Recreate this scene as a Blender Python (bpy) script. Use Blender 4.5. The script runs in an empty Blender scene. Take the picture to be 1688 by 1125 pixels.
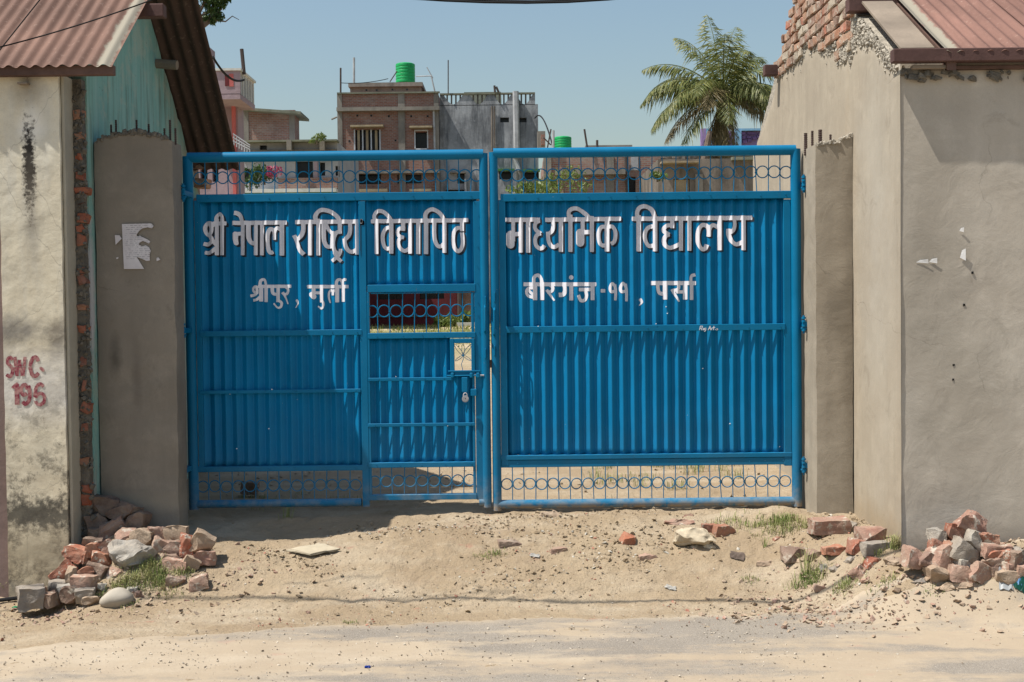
import bpy, bmesh, math, random
import numpy as np
from mathutils import Vector, Matrix, Euler, noise as mnoise

scene = bpy.context.scene
COL = scene.collection
rnd = random.Random(7)

# ------------------------------------------------------------------ camera
EYE = 1.64
FPX = 2100.0
PITCH = math.radians(-1.69)
ROLL = -0.0115
cam_d = bpy.data.cameras.new('camera')
cam_d.sensor_width = 36.0
cam_d.lens = FPX / 1688.0 * 36.0
cam_d.clip_start = 0.1
cam_d.clip_end = 3000
cam = bpy.data.objects.new('camera', cam_d)
COL.objects.link(cam)
CAM_R = Matrix.Rotation(math.pi / 2 + PITCH, 3, 'X') @ Matrix.Rotation(ROLL, 3, 'Z')
cam.location = (0, 0, EYE)
cam.rotation_euler = CAM_R.to_euler()
scene.camera = cam

# ------------------------------------------------------------------ sky, sun, exposure
TO_SUN = Vector((-0.51, -0.165, 1.0)).normalized()
world = bpy.data.worlds.new('World')
scene.world = world
world.use_nodes = True
wn = world.node_tree
wn.nodes.clear()
sky = wn.nodes.new('ShaderNodeTexSky')
sky.sky_type = 'NISHITA'
sky.sun_disc = False
sky.sun_elevation = math.asin(TO_SUN.z)
sky.sun_rotation = math.atan2(TO_SUN.x, TO_SUN.y)
sky.air_density = 1.6
sky.dust_density = 1.7
sky.ozone_density = 3.6
bg = wn.nodes.new('ShaderNodeBackground')
bg.inputs['Strength'].default_value = 0.088
wo = wn.nodes.new('ShaderNodeOutputWorld')
wn.links.new(sky.outputs[0], bg.inputs[0])
wn.links.new(bg.outputs[0], wo.inputs[0])

sun_d = bpy.data.lights.new('sun', 'SUN')
sun_d.energy = 5.0
sun_d.angle = math.radians(0.5)
sun_d.color = (1.0, 0.955, 0.88)
sun = bpy.data.objects.new('sun', sun_d)
COL.objects.link(sun)
sun.rotation_euler = TO_SUN.to_track_quat('Z', 'Y').to_euler()
sun.location = (-6, -3, 14)

scene.view_settings.view_transform = 'Standard'
scene.view_settings.look = 'None'
scene.view_settings.exposure = 0.46
scene.view_settings.gamma = 1.0
scene.view_settings.use_curve_mapping = False
scene.render.engine = 'CYCLES'
scene.cycles.max_bounces = 6
scene.cycles.diffuse_bounces = 3

# ------------------------------------------------------------------ where a sight line meets a plane of the place
def ray(px, py):
    d = CAM_R @ Vector(((px - 844.0) / FPX, -(py - 562.5) / FPX, -1.0))
    return d

def at(px, py, Y):
    d = ray(px, py)
    t = Y / d.y
    return Vector((d.x * t, Y, EYE + d.z * t))

def at_x(px, py, X):
    d = ray(px, py)
    t = X / d.x
    return Vector((X, d.y * t, EYE + d.z * t))

# ------------------------------------------------------------------ numpy noise and the height of the ground
def _hash(ix, iy, seed):
    v = np.sin(ix * 127.1 + iy * 311.7 + seed * 74.7) * 43758.5453
    return v - np.floor(v)

def vnoise(x, y, seed=0):
    x = np.asarray(x, float); y = np.asarray(y, float)
    ix = np.floor(x); iy = np.floor(y)
    fx = x - ix; fy = y - iy
    fx = fx * fx * (3 - 2 * fx); fy = fy * fy * (3 - 2 * fy)
    a = _hash(ix, iy, seed); b = _hash(ix + 1, iy, seed)
    c = _hash(ix, iy + 1, seed); d = _hash(ix + 1, iy + 1, seed)
    return (a * (1 - fx) + b * fx) * (1 - fy) + (c * (1 - fx) + d * fx) * fy - 0.5

def fbm(x, y, seed=0, octaves=4):
    s = 0; a = 1.0
    for k in range(octaves):
        s = s + a * vnoise(x * 2 ** k + 3.1 * k, y * 2 ** k - 1.7 * k, seed + k)
        a *= 0.5
    return s

def sstep(a, b, x):
    t = np.clip((x - a) / (b - a), 0, 1)
    return t * t * (3 - 2 * t)

ROAD_Z = -0.40
def bump(x, y, cx, cy, rx, ry, h):
    d2 = ((x - cx) / rx) ** 2 + ((y - cy) / ry) ** 2
    return h * np.exp(-d2)

def height(x, y):
    x = np.asarray(x, float); y = np.asarray(y, float)
    left = 1 - sstep(-3.25, -2.7, x)            # low verge by the white wall
    right = sstep(1.7, 2.6, x)                  # raised verge by the grey wall
    y0 = 8.35 + 0.12 * vnoise(x * 0.8, 0 * x, 3) - 0.62 * right + 0.05 * left
    y1 = 9.62 - 1.02 * right + 0.1 * left
    base = ROAD_Z * (1 - sstep(y0, y1, y))
    base = base * (1 - left) + left * (ROAD_Z - 0.05) * (1 - sstep(9.15, 9.6, y))
    apron = sstep(8.3, 8.6, y) * (1 - sstep(10.6, 11.5, y))
    rough = 0.026 * fbm(x * 2.2, y * 3.0, 11, 3) + 0.022 * fbm(x * 8, y * 12, 21, 3)
    z = base + apron * rough * (1 + 0.3 * right)
    z = z + 0.012 * fbm(x * 5, y * 7, 31, 3) * (1 - apron) * (y < 12)
    z = z + 0.006 * fbm(x * 25, y * 25, 41, 2) * (y < 12)
    # heaps of rubble and the lip of sand before the right leaf
    z = z + bump(x, y, -2.72, 9.0, .42, .22, .13) + bump(x, y, -3.0, 9.25, .2, .2, .2)
    z = z + bump(x, y, 3.3, 8.15, .36, .22, .20) + bump(x, y, 2.6, 8.1, .6, .12, .05)
    z = z + bump(x, y, 2.0, 9.62, .35, .12, .07) + bump(x, y, .45, 9.6, .4, .12, .035)
    z = z - bump(x, y, -.5, 9.75, .7, .25, .04) - bump(x, y, -1.8, 9.6, .85, .4, .12)  # left hollow sunk so the left roof's shadow shows further forward
    z = z + bump(x, y, 3.35, 8.02, .55, .16, .15)
    # groove added along the cables' shadow line, darkening it by shape
    z = z - 0.012 * np.exp(-((y - (8.62 + .04 * vnoise(x * 1.5, 0 * x, 8))) / .05) ** 2) * (x > -2.4) * (x < 2.6)
    # compound behind the gate: gentle, rising a little far away
    clod = np.maximum(0, fbm(x * 14, y * 20, 81, 3) - .25)
    z = z + apron * .035 * clod + .012 * np.maximum(0, fbm(x * 30, y * 40, 85, 2) - .2) * (y < 12)
    z = z + .54 * sstep(34, 63, y)
    z = z + 0.05 * fbm(x * .5, y * .5, 51, 3) * sstep(11, 13, y) * (1 - sstep(60, 110, y))
    return z

def H(x, y):
    return float(height(x, y))

def ground_hit(px, py):
    d = ray(px, py)
    t = 5.0 / d.y
    while t < 200 / d.y:
        p = Vector((0, 0, EYE)) + d * t
        if p.z <= H(p.x, p.y):
            return Vector((p.x, p.y, H(p.x, p.y)))
        t += 0.02
    return p

# ------------------------------------------------------------------ mesh helpers
WORLD_LOC = {}

class MB:
    """collects vertices and faces (world coordinates) for ONE mesh object"""
    def __init__(self):
        self.v = []; self.f = []; self.fm = []
        self.mi = 0
    def quad(self, *p):
        n = len(self.v)
        self.v += [tuple(q) for q in p]
        self.f.append(tuple(range(n, n + len(p)))); self.fm.append(self.mi)
    def raw(self, vs, fs):
        n = len(self.v)
        self.v += [tuple(q) for q in vs]
        for f in fs:
            self.f.append(tuple(i + n for i in f)); self.fm.append(self.mi)
    def box(self, x0, x1, y0, y1, z0, z1, M=None):
        vs = [Vector(c) for c in ((x0,y0,z0),(x1,y0,z0),(x1,y1,z0),(x0,y1,z0),(x0,y0,z1),(x1,y0,z1),(x1,y1,z1),(x0,y1,z1))]
        if M is not None: vs = [M @ v for v in vs]
        self.raw(vs, [(0,3,2,1),(4,5,6,7),(0,1,5,4),(1,2,6,5),(2,3,7,6),(3,0,4,7)])
    def bbox(self, x0, x1, y0, y1, z0, z1, b=0.004, M=None):
        """box with bevelled edges"""
        bm = bmesh.new()
        bmesh.ops.create_cube(bm, size=1.0)
        for v in bm.verts:
            v.co = Vector(((x0+x1)/2 + v.co.x*(x1-x0), (y0+y1)/2 + v.co.y*(y1-y0), (z0+z1)/2 + v.co.z*(z1-z0)))
        bmesh.ops.bevel(bm, geom=list(bm.edges), offset=b, segments=1, affect='EDGES')
        self.bm(bm, M)
    def bm(self, bm, M=None):
        bm.verts.index_update()
        vs = [(M @ v.co) if M is not None else v.co.copy() for v in bm.verts]
        self.raw(vs, [tuple(v.index for v in f.verts) for f in bm.faces])
        bm.free()
    def tube(self, pts, r, n=8, cap=True, closed=False):
        pts = [Vector(p) for p in pts]
        N = len(pts)
        rs = r if isinstance(r, (list, tuple)) else [r] * N
        rings = []
        base = len(self.v)
        up = None
        for i, p in enumerate(pts):
            if closed: t = (pts[(i+1) % N] - pts[i-1])
            else: t = pts[min(i+1, N-1)] - pts[max(i-1, 0)]
            t.normalize()
            if up is None:
                a = Vector((0,0,1)) if abs(t.z) < .9 else Vector((0,1,0))
                up = t.cross(a).normalized()
            up = (up - t * up.dot(t)).normalized()
            w = t.cross(up)
            for k in range(n):
                a = 2 * math.pi * k / n
                self.v.append(tuple(p + (up * math.cos(a) + w * math.sin(a)) * rs[i]))
        segs = N if closed else N - 1
        for i in range(segs):
            j = (i + 1) % N
            for k in range(n):
                self.f.append((base+i*n+k, base+i*n+(k+1)%n, base+j*n+(k+1)%n, base+j*n+k)); self.fm.append(self.mi)
        if cap and not closed:
            self.f.append(tuple(base+k for k in range(n))[::-1]); self.fm.append(self.mi)
            self.f.append(tuple(base+(N-1)*n+k for k in range(n))); self.fm.append(self.mi)
    def prism_x(self, yz, x0, x1):
        """outline in (Y,Z) extruded along X"""
        n = len(yz)
        a = [(x0, y, z) for y, z in yz]; b = [(x1, y, z) for y, z in yz]
        fs = [tuple(range(n)), tuple(range(2*n-1, n-1, -1))]
        fs += [(i, n+i, n+(i+1)%n, (i+1)%n) for i in range(n)]
        self.raw(a + b, fs)
    def prism_y(self, xz, y0, y1):
        n = len(xz)
        a = [(x, y0, z) for x, z in xz]; b = [(x, y1, z) for x, z in xz]
        fs = [tuple(range(n)), tuple(range(2*n-1, n-1, -1))]
        fs += [(i, n+i, n+(i+1)%n, (i+1)%n) for i in range(n)]
        self.raw(a + b, fs)
    def build(self, name, mats, parent=None, smooth=False, origin=None, tri=False):
        if not self.v:
            return None
        vs = np.array(self.v, dtype=float)
        if origin is None:
            lo = vs.min(0); hi = vs.max(0)
            origin = ((lo[0]+hi[0])/2, (lo[1]+hi[1])/2, lo[2])
        origin = Vector(origin)
        vs = vs - np.array(origin)
        me = bpy.data.meshes.new(name)
        me.from_pydata(vs.tolist(), [], self.f)
        if not isinstance(mats, (list, tuple)): mats = [mats]
        for m in mats: me.materials.append(m)
        if len(mats) > 1: me.polygons.foreach_set('material_index', self.fm)
        me.update()
        bm = bmesh.new(); bm.from_mesh(me)
        if len(bm.faces) < 20000:
            bmesh.ops.recalc_face_normals(bm, faces=bm.faces)
        bm.to_mesh(me); bm.free()
        if smooth:
            me.polygons.foreach_set('use_smooth', [True] * len(me.polygons))
            me.set_sharp_from_angle(angle=math.radians(40))
        return link(name, me, origin, parent)

def link(name, me, origin, parent=None):
    o = bpy.data.objects.new(name, me)
    COL.objects.link(o)
    origin = Vector(origin)
    if parent is not None:
        o.parent = parent
        o.location = origin - WORLD_LOC[parent.name]
    else:
        o.location = origin
    WORLD_LOC[o.name] = origin
    return o

def share(src, origin, parent=None, name=None, rot=None, scale=None):
    """a second object on the mesh of src"""
    o = link(name or src.name.split('.')[0], src.data, origin, parent)
    if rot is not None: o.rotation_euler = rot
    if scale is not None: o.scale = scale
    return o

def empty(name, loc):
    return link(name, None, loc)

def tag(o, label=None, cat=None, group=None, kind=None):
    if label: o['label'] = label
    if cat: o['category'] = cat
    if group: o['group'] = group
    if kind: o['kind'] = kind
    return o

# ------------------------------------------------------------------ materials
class NT:
    def __init__(self, name):
        self.m = bpy.data.materials.new(name)
        self.m.use_nodes = True
        self.t = self.m.node_tree
        self.t.nodes.clear()
        self.out = self.t.nodes.new('ShaderNodeOutputMaterial')
        self.b = self.t.nodes.new('ShaderNodeBsdfPrincipled')
        self.t.links.new(self.b.outputs[0], self.out.inputs['Surface'])
        g = self.t.nodes.new('ShaderNodeNewGeometry')
        self.pos = g.outputs['Position']
    def n(self, kind, **kw):
        nd = self.t.nodes.new(kind)
        for k, v in kw.items():
            if isinstance(v, bpy.types.NodeSocket): self.t.links.new(v, nd.inputs[k])
            elif k in nd.inputs: nd.inputs[k].default_value = v
            else: setattr(nd, k, v)
        return nd
    def l(self, a, b): self.t.links.new(a, b)
    def map(self, scale=(1,1,1), loc=(0,0,0), src=None):
        nd = self.t.nodes.new('ShaderNodeMapping')
        self.l(src or self.pos, nd.inputs['Vector'])
        nd.inputs['Scale'].default_value = scale
        nd.inputs['Location'].default_value = loc
        return nd.outputs[0]
    def noise(self, scale, detail=4, rough=.55, vec=None, dist=0):
        nd = self.n('ShaderNodeTexNoise')
        nd.inputs['Scale'].default_value = scale
        nd.inputs['Detail'].default_value = detail
        nd.inputs['Roughness'].default_value = rough
        nd.inputs['Distortion'].default_value = dist
        self.l(vec or self.pos, nd.inputs['Vector'])
        return nd.outputs['Fac']
    def ramp(self, fac, a, b, lo=0.0, hi=1.0):
        nd = self.n('ShaderNodeMapRange')
        nd.clamp = True
        self.l(fac, nd.inputs['Value'])
        nd.inputs['From Min'].default_value = a; nd.inputs['From Max'].default_value = b
        nd.inputs['To Min'].default_value = lo; nd.inputs['To Max'].default_value = hi
        return nd.outputs[0]
    def mix(self, fac, a, b, mode='MIX'):
        nd = self.t.nodes.new('ShaderNodeMix')
        nd.data_type = 'RGBA'; nd.blend_type = mode
        for s, v in ((0, fac), (6, a), (7, b)):
            if isinstance(v, bpy.types.NodeSocket): self.l(v, nd.inputs[s])
            elif s == 0: nd.inputs[s].default_value = v
            else: nd.inputs[s].default_value = (v[0], v[1], v[2], 1)
        return nd.outputs[2]
    def math(self, op, a, b=None):
        nd = self.t.nodes.new('ShaderNodeMath'); nd.operation = op
        for i, v in enumerate((a, b)):
            if v is None: continue
            if isinstance(v, bpy.types.NodeSocket): self.l(v, nd.inputs[i])
            else: nd.inputs[i].default_value = v
        return nd.outputs[0]
    def sep(self, v=None):
        nd = self.t.nodes.new('ShaderNodeSeparateXYZ'); self.l(v or self.pos, nd.inputs[0]); return nd.outputs
    def blob(self, cx, cz, rx, rz, ax='X', soft=.5, wob=.35, wscale=12, detail=6):
        """wobbly stain in the plane of a wall; 1 inside"""
        s = self.sep()
        u = s[0] if ax == 'X' else s[1]
        a = self.math('DIVIDE', self.math('SUBTRACT', u, cx), rx)
        b = self.math('DIVIDE', self.math('SUBTRACT', s[2], cz), rz)
        d = self.math('SQRT', self.math('ADD', self.math('MULTIPLY', a, a), self.math('MULTIPLY', b, b)))
        nz = self.noise(wscale, detail, .65)
        d = self.math('ADD', d, self.math('MULTIPLY', self.math('SUBTRACT', nz, .5), wob * 4))
        return self.ramp(d, 1 - soft, 1 + soft * .3, 1, 0)
    def bump(self, h, strength=.4, dist=.01):
        nd = self.t.nodes.new('ShaderNodeBump')
        nd.inputs['Strength'].default_value = strength
        nd.inputs['Distance'].default_value = dist
        self.l(h, nd.inputs['Height'])
        if self.b.inputs['Normal'].is_linked:
            self.l(self.b.inputs['Normal'].links[0].from_socket, nd.inputs['Normal'])
        self.l(nd.outputs[0], self.b.inputs['Normal'])
    def col(self, c):
        if isinstance(c, bpy.types.NodeSocket): self.l(c, self.b.inputs['Base Color'])
        else: self.b.inputs['Base Color'].default_value = (*c, 1)
    def fin(self, rough=.9, spec=.25, metal=0):
        if isinstance(rough, bpy.types.NodeSocket): self.l(rough, self.b.inputs['Roughness'])
        else: self.b.inputs['Roughness'].default_value = rough
        self.b.inputs['Specular IOR Level'].default_value = spec
        self.b.inputs['Metallic'].default_value = metal
        return self.m

def varied(name, base, dark=.7, light=1.25, scale=3, rough=.9, bump=.3, fine=60, bdist=.004, spec=.25):
    t = NT(name)
    d = tuple(c * dark for c in base); l = tuple(min(c * light, .9) for c in base)
    c = t.mix(t.ramp(t.noise(scale, 5, .6), .3, .7), d, l)
    c = t.mix(t.ramp(t.noise(fine, 3, .6), .35, .65), c, t.mix(.25, c, d))
    t.col(c)
    t.bump(t.noise(fine, 4, .6), bump, bdist)
    return t.fin(rough, spec)

def per_object(name, cols, rough=.92, fine=45, bump=.6, bdist=.006, dust=(.42,.35,.26), dust_amt=.5, mortar=None):
    """colour picked per object, with dust settled on upward faces"""
    t = NT(name)
    oi = t.n('ShaderNodeObjectInfo')
    cr = t.n('ShaderNodeValToRGB')
    cr.color_ramp.interpolation = 'CONSTANT'
    els = cr.color_ramp.elements
    for i, c in enumerate(cols):
        p = i / len(cols)
        e = els[i] if i < 2 else els.new(p)
        e.position = p; e.color = (*c, 1)
    t.l(oi.outputs['Random'], cr.inputs[0])
    c = cr.outputs[0]
    c2 = t.mix(1.0, c, (.62,.60,.60), 'MULTIPLY')
    c = t.mix(t.ramp(t.noise(9, 5, .6), .3, .7), c, c2)
    c = t.mix(t.ramp(t.noise(fine, 4, .7), .45, .75), c, t.mix(1.0, c, (1.35,1.3,1.25), 'MULTIPLY'))
    if mortar:
        c = t.mix(t.ramp(t.noise(14, 5, .7), .56, .62), c, mortar)
    c = t.mix(t.ramp(t.noise(6, 6, .7), .35, .7, 0, dust_amt), c, dust)
    t.col(c)
    t.bump(t.noise(fine, 5, .65), bump, bdist)
    t.bump(t.noise(12, 4, .6), .5, .012)
    return t.fin(rough, .2)

M = {}
# --- blue gate paint with dust near the foot and chips
def gate_paint(name, base, chip=True):
    t = NT(name)
    c = t.mix(t.ramp(t.noise(2.5, 5, .6), .3, .7), tuple(x*.88 for x in base), tuple(min(1, x*1.1) for x in base))
    z = t.sep()[2]
    dirt = t.math('MULTIPLY', t.ramp(z, .06, .30, 1, 0), t.ramp(t.noise(9, 6, .7), .40, .62))
    c = t.mix(t.math('MULTIPLY', dirt, .5), c, (.30,.26,.20))
    c = t.mix(t.ramp(t.noise(1.3, 6, .7), .45, .75, 0, .30), c, (.006,.175,.33))
    c = t.mix(t.ramp(t.noise(1, 6, .75, t.map((14, 14, 1.1))), .58, .75, 0, .35), c, (.03,.10,.16))
    c = t.mix(t.ramp(t.noise(26, 5, .8, t.map((1, 1, .35), (3, 3, 3))), .70, .76, 0, .7), c, (.16,.075,.03))
    c = t.mix(t.math('MULTIPLY', t.ramp(z, .9, .1), t.ramp(t.noise(2.2, 5, .7), .3, .7, .0, .22)), c, (.12,.17,.19))
    low = t.math('MULTIPLY', t.ramp(z, .035, .075, 1, 0), t.ramp(t.noise(14, 6, .7), .40, .55))
    c = t.mix(t.math('MULTIPLY', low, .85), c, (.30,.22,.14))
    if chip:
        c = t.mix(t.ramp(t.noise(38, 5, .7), .715, .73), c, (.35,.42,.46))
    t.col(c)
    t.bump(t.noise(70, 4, .6), .12, .003)
    t.bump(t.noise(6, 3, .6), .15, .01)
    return t.fin(t.ramp(t.noise(5, 4, .6), .3, .7, .40, .58), .16)
M['blue'] = gate_paint('blue gate paint', (.0005, .150, .325))
M['bluefr'] = gate_paint('blue frame paint', (.001, .135, .275))
M['white_letter'] = varied('white lettering paint', (.70,.695,.74), .88, 1.06, 8, .6, .1, 40, .001)
M['black_letter'] = varied('black letter shading paint', (.012,.018,.028), .8, 1.3, 8, .6, .1)
M['steel'] = varied('worn steel', (.42,.42,.44), .6, 1.2, 20, .35, .1, 80, .001, .6)
M['dark_hole'] = varied('dark gap', (.01,.01,.01), .8, 1.2)

def plaster(name, base, dark, streak=.35, stains=(), bump=.5, ax='X', scale=1.4, rough=.95):
    t = NT(name)
    c = t.mix(t.ramp(t.noise(scale, 6, .62), .32, .68), dark, base)
    st = t.noise(1.0, 5, .6, t.map((7, 7, .55)))
    c = t.mix(t.ramp(st, .42, .7, 0, streak), c, tuple(x * .62 for x in base))
    c = t.mix(t.ramp(t.noise(5, 5, .65, t.map((1,1,1), (4,2,7))), .5, .72, 0, .4), c, tuple(min(.9, x * 1.22) for x in base))
    c = t.mix(t.ramp(t.noise(130, 2, .5), .4, .75, 0, .25), c, tuple(x * .6 for x in base))
    for (cx, cz, rx, rz, colr, amt, soft, wsc) in stains:
        c = t.mix(t.math('MULTIPLY', t.blob(cx, cz, rx, rz, ax, soft, .35, wsc), amt), c, colr)
    c = t.mix(t.ramp(t.noise(.8, 8, .72, t.map((1,1,1.3), (7,2,1)), .8), .47, .62, 0, .45), c, dark)
    c = t.mix(t.ramp(t.noise(3.3, 7, .75, t.map((1,1,.8), (2,8,4)), 1.2), .56, .66, 0, .4), c, tuple(x * .72 for x in dark))
    vw = t.n('ShaderNodeTexVoronoi', feature='DISTANCE_TO_EDGE'); vw.inputs['Scale'].default_value = .8
    nn = t.n('ShaderNodeTexNoise'); nn.inputs['Scale'].default_value = 3.5; nn.inputs['Detail'].default_value = 6; t.l(t.pos, nn.inputs['Vector'])
    t.l(t.mix(.22, t.pos, nn.outputs['Color']), vw.inputs['Vector'])
    c = t.mix(t.math('MULTIPLY', t.ramp(vw.outputs['Distance'], .0005, .0022, 1, 0), t.ramp(t.noise(1.1, 3, .5), .52, .62, 0, .55)), c, tuple(x * .4 for x in dark))
    t.col(c)
    t.bump(t.noise(4.5, 6, .7, None, 1.5), bump * .35, .02)
    t.bump(t.noise(170, 3, .6), bump * .5, .0025)
    t.bump(t.noise(9, 4, .55), bump * .4, .012)
    t.bump(t.noise(2.2, 3, .5), bump * .45, .04)
    return t.fin(rough, .15)
# ================================================================== THE GROUND AND THE ROAD
def axis(lo, a, b, hi, fine, grow=1.25):
    mid = list(np.arange(a, b, fine))
    up = []; x = b; s = fine
    while x < hi:
        up.append(x); s *= grow; x += s
    up.append(hi)
    dn = []; x = a; s = fine
    while True:
        s *= grow; x -= s
        if x <= lo: break
        dn.append(x)
    dn.append(lo)
    return np.array(dn[::-1] + mid + up)

def sheet(name, xs, ys, zfun, mat):
    X, Y = np.meshgrid(xs, ys)
    Z = zfun(X, Y)
    nx, ny = len(xs), len(ys)
    vs = np.stack([X.ravel(), Y.ravel(), Z.ravel()], 1)
    i = np.arange(nx * ny).reshape(ny, nx)
    q = np.stack([i[:-1,:-1].ravel(), i[:-1,1:].ravel(), i[1:,1:].ravel(), i[1:,:-1].ravel()], 1)
    me = bpy.data.meshes.new(name)
    me.from_pydata(vs.tolist(), [], q.tolist())
    me.materials.append(mat)
    me.polygons.foreach_set('use_smooth', [True] * len(me.polygons))
    me.update()
    return link(name, me, (0, 0, 0))

def sand_colour(t):
    sand = t.mix(t.ramp(t.noise(.9, 6, .6), .3, .7), (.285,.212,.136), (.36,.28,.185))
    pale = t.ramp(t.noise(1.6, 6, .65, t.map((.7, 1.6, 1), (3, 1, 0))), .46, .66)
    c = t.mix(pale, sand, (.41,.335,.24))
    c = t.mix(t.ramp(t.noise(4, 6, .7, t.map((1, 1.5, 1), (9, 4, 0))), .52, .7, 0, .5), c, (.33,.25,.17))
    c = t.mix(t.ramp(t.noise(3.2, 5, .7, t.map((1, 2, 1), (1, 8, 3))), .64, .70, 0, .55), c, (.34,.17,.12))
    c = t.mix(t.ramp(t.noise(60, 3, .6), .58, .7, 0, .55), c, (.24,.19,.14))
    c = t.mix(t.ramp(t.noise(25, 4, .7, t.map((1,1,1),(5,5,5))), .62, .7, 0, .5), c, (.50,.43,.33))
    c = t.mix(t.ramp(t.noise(11, 6, .75, t.map((1,1.6,1),(2,9,1))), .55, .68, 0, .55), c, (.27,.205,.145))
    return c

t = NT('sandy dirt')
c = sand_colour(t)
s = t.sep()
far = t.ramp(s[1], 30, 50)
g = t.mix(t.ramp(t.noise(.35, 5, .6, t.map((.5, 1, 1))), .4, .62), (.16,.17,.06), (.42,.34,.22))
c = t.mix(far, c, g)
t.col(c)
t.bump(t.noise(90, 5, .7), .8, .008)
t.bump(t.noise(22, 6, .7), .8, .03)
M['dirt'] = t.fin(.97, .12)
xs = axis(-420, -4.4, 4.9, 420, .02)
ys = axis(-60, 6.5, 10.6, 620, .02, 1.12)
tag(sheet('ground', xs, ys, height, M['dirt']), 'sandy dirt ground with dust, brick crumbs and dry tufts', kind='structure')

# the worn tarmac of the road, its edge eaten away and dusted over
def road_edge(x):
    return 8.16 + .10 * np.sin(x * .8 + 1) + .35 * vnoise(x * .9, x * 0, 61) + .1 * vnoise(x * 4, x * 0, 62) + .03 * (x) * (np.abs(x) < 6)
t = NT('dusty asphalt')
a = t.mix(t.ramp(t.noise(2, 5, .6), .3, .7), (.225,.192,.152), (.285,.245,.195))
a = t.mix(t.ramp(t.noise(220, 2, .6), .42, .62, 0, .6), a, (.11,.105,.10))
a = t.mix(t.ramp(t.noise(180, 2, .6, t.map((1,1,1),(7,3,1))), .55, .68, 0, .6), a, (.46,.42,.37))
dustm = t.ramp(t.noise(.75, 7, .62, t.map((.45, 1.9, 1), (2.3, 1.2, 0))), .42, .56)
dust = sand_colour(t)
dust = t.mix(.45, dust, (.37,.315,.245))
att = t.n('ShaderNodeAttribute'); att.attribute_name = 'edge'
m2 = t.math('MAXIMUM', dustm, att.outputs['Fac'])
m2 = t.ramp(t.math('ADD', m2, t.math('MULTIPLY', t.math('SUBTRACT', t.noise(14, 6, .7), .5), .9)), .25, .85)
t.col(t.mix(m2, a, dust))
t.bump(t.noise(200, 3, .6), .5, .004)
t.bump(t.noise(30, 4, .6), .25, .01)
M['road'] = t.fin(.95, .15)
xs = axis(-420, -5.0, 5.4, 420, .045)
verts = []; edge = []
us = np.concatenate([np.linspace(0, .55, 12)[:-1], np.linspace(.55, 1, 70)])
for u in us:
    ye = road_edge(xs)
    yy = -8 + (ye + 8) * u
    zz = height(xs, yy) + .006 + .004 * (1 - u)
    zz = np.where(u > .995, zz - .016, zz)
    verts.append(np.stack([xs, yy, zz], 1))
    edge.append(np.clip(1 - (ye - yy) / .28, 0, 1))
nx, ny = len(xs), len(us)
vs = np.concatenate(verts); i = np.arange(nx * ny).reshape(ny, nx)
q = np.stack([i[:-1,:-1].ravel(), i[:-1,1:].ravel(), i[1:,1:].ravel(), i[1:,:-1].ravel()], 1)
me = bpy.data.meshes.new('road'); me.from_pydata(vs.tolist(), [], q.tolist()); me.materials.append(M['road'])
at_ = me.attributes.new('edge', 'FLOAT', 'POINT'); at_.data.foreach_set('value', np.concatenate(edge).astype(np.float32))
me.polygons.foreach_set('use_smooth', [True] * len(me.polygons)); me.update()
tag(link('road', me, (0, 0, 0)), 'worn grey tarmac road half buried under blown sand', kind='structure')

# ================================================================== LEFT BUILDING
def wavy(x, p, a):
    return a * math.cos(2 * math.pi * x / p)

def roof_sheet(x0, x1, A, B, pitch, amp, lift=0.0, thick=.0012, n_along=8, seed=0):
    """corrugated sheet between eave line A=(y,z) and ridge line B=(y,z), waves across X"""
    mb = MB()
    A = Vector((0, A[0], A[1])); B = Vector((0, B[0], B[1]))
    d = (B - A); nrm = Vector((0, -d.z, d.y)).normalized()
    if nrm.z < 0: nrm = -nrm
    nx = max(2, int((x1 - x0) / pitch * 10))
    rows = []
    for side in (0, 1):
        for j in range(n_along + 1):
            for i in range(nx + 1):
                x = x0 + (x1 - x0) * i / nx
                u = j / n_along
                w = wavy(x, pitch, amp) + lift + (.006 * mnoise.noise(Vector((x * 1.5, u * 3, seed))))
                p = A + d * u + nrm * (w - side * thick)
                mb.v.append((x, p.y + (0 if 0 < j < n_along else .008 * mnoise.noise(Vector((x*3, 5, seed)))), p.z))
    N = (nx + 1) * (n_along + 1)
    for side in (0, 1):
        for j in range(n_along):
            for i in range(nx):
                a = side * N + j * (nx + 1) + i
                f = (a, a + 1, a + nx + 2, a + nx + 1)
                mb.f.append(f if side == 0 else f[::-1]); mb.fm.append(0)
    for i in range(nx):
        for j, o in ((0, 0), (n_along, 1)):
            a = j * (nx + 1) + i
            mb.f.append((a, N + a, N + a + 1, a + 1)); mb.fm.append(0)
    for j in range(n_along):
        for i in (0, nx):
            a = j * (nx + 1) + i
            mb.f.append((a, a + nx + 1, N + a + nx + 1, N + a)); mb.fm.append(0)
    return mb

def rust(name, base, pale_x=None):
    t = NT(name)
    c = t.mix(t.ramp(t.noise(1.2, 6, .65), .3, .7), tuple(x*.75 for x in base), tuple(x*1.25 for x in base))
    c = t.mix(t.ramp(t.noise(1, 6, .7, t.map((10, 1.2, 1.2))), .45, .7, 0, .5), c, tuple(x*.55 for x in base))
    c = t.mix(t.ramp(t.noise(22, 5, .7), .58, .72, 0, .35), c, (.42,.30,.24))
    if pale_x:
        s = t.sep()
        d = t.math('ABSOLUTE', t.math('SUBTRACT', s[0], pale_x[0]))
        d = t.math('ADD', d, t.math('MULTIPLY', t.math('SUBTRACT', t.noise(7, 5, .7), .5), .09))
        c = t.mix(t.ramp(d, pale_x[1] * .7, pale_x[1], 1, 0), c, (.25,.225,.175))
    t.col(c)
    t.bump(t.noise(80, 4, .6), .25, .003)
    return t.fin(.8, .2)
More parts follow.
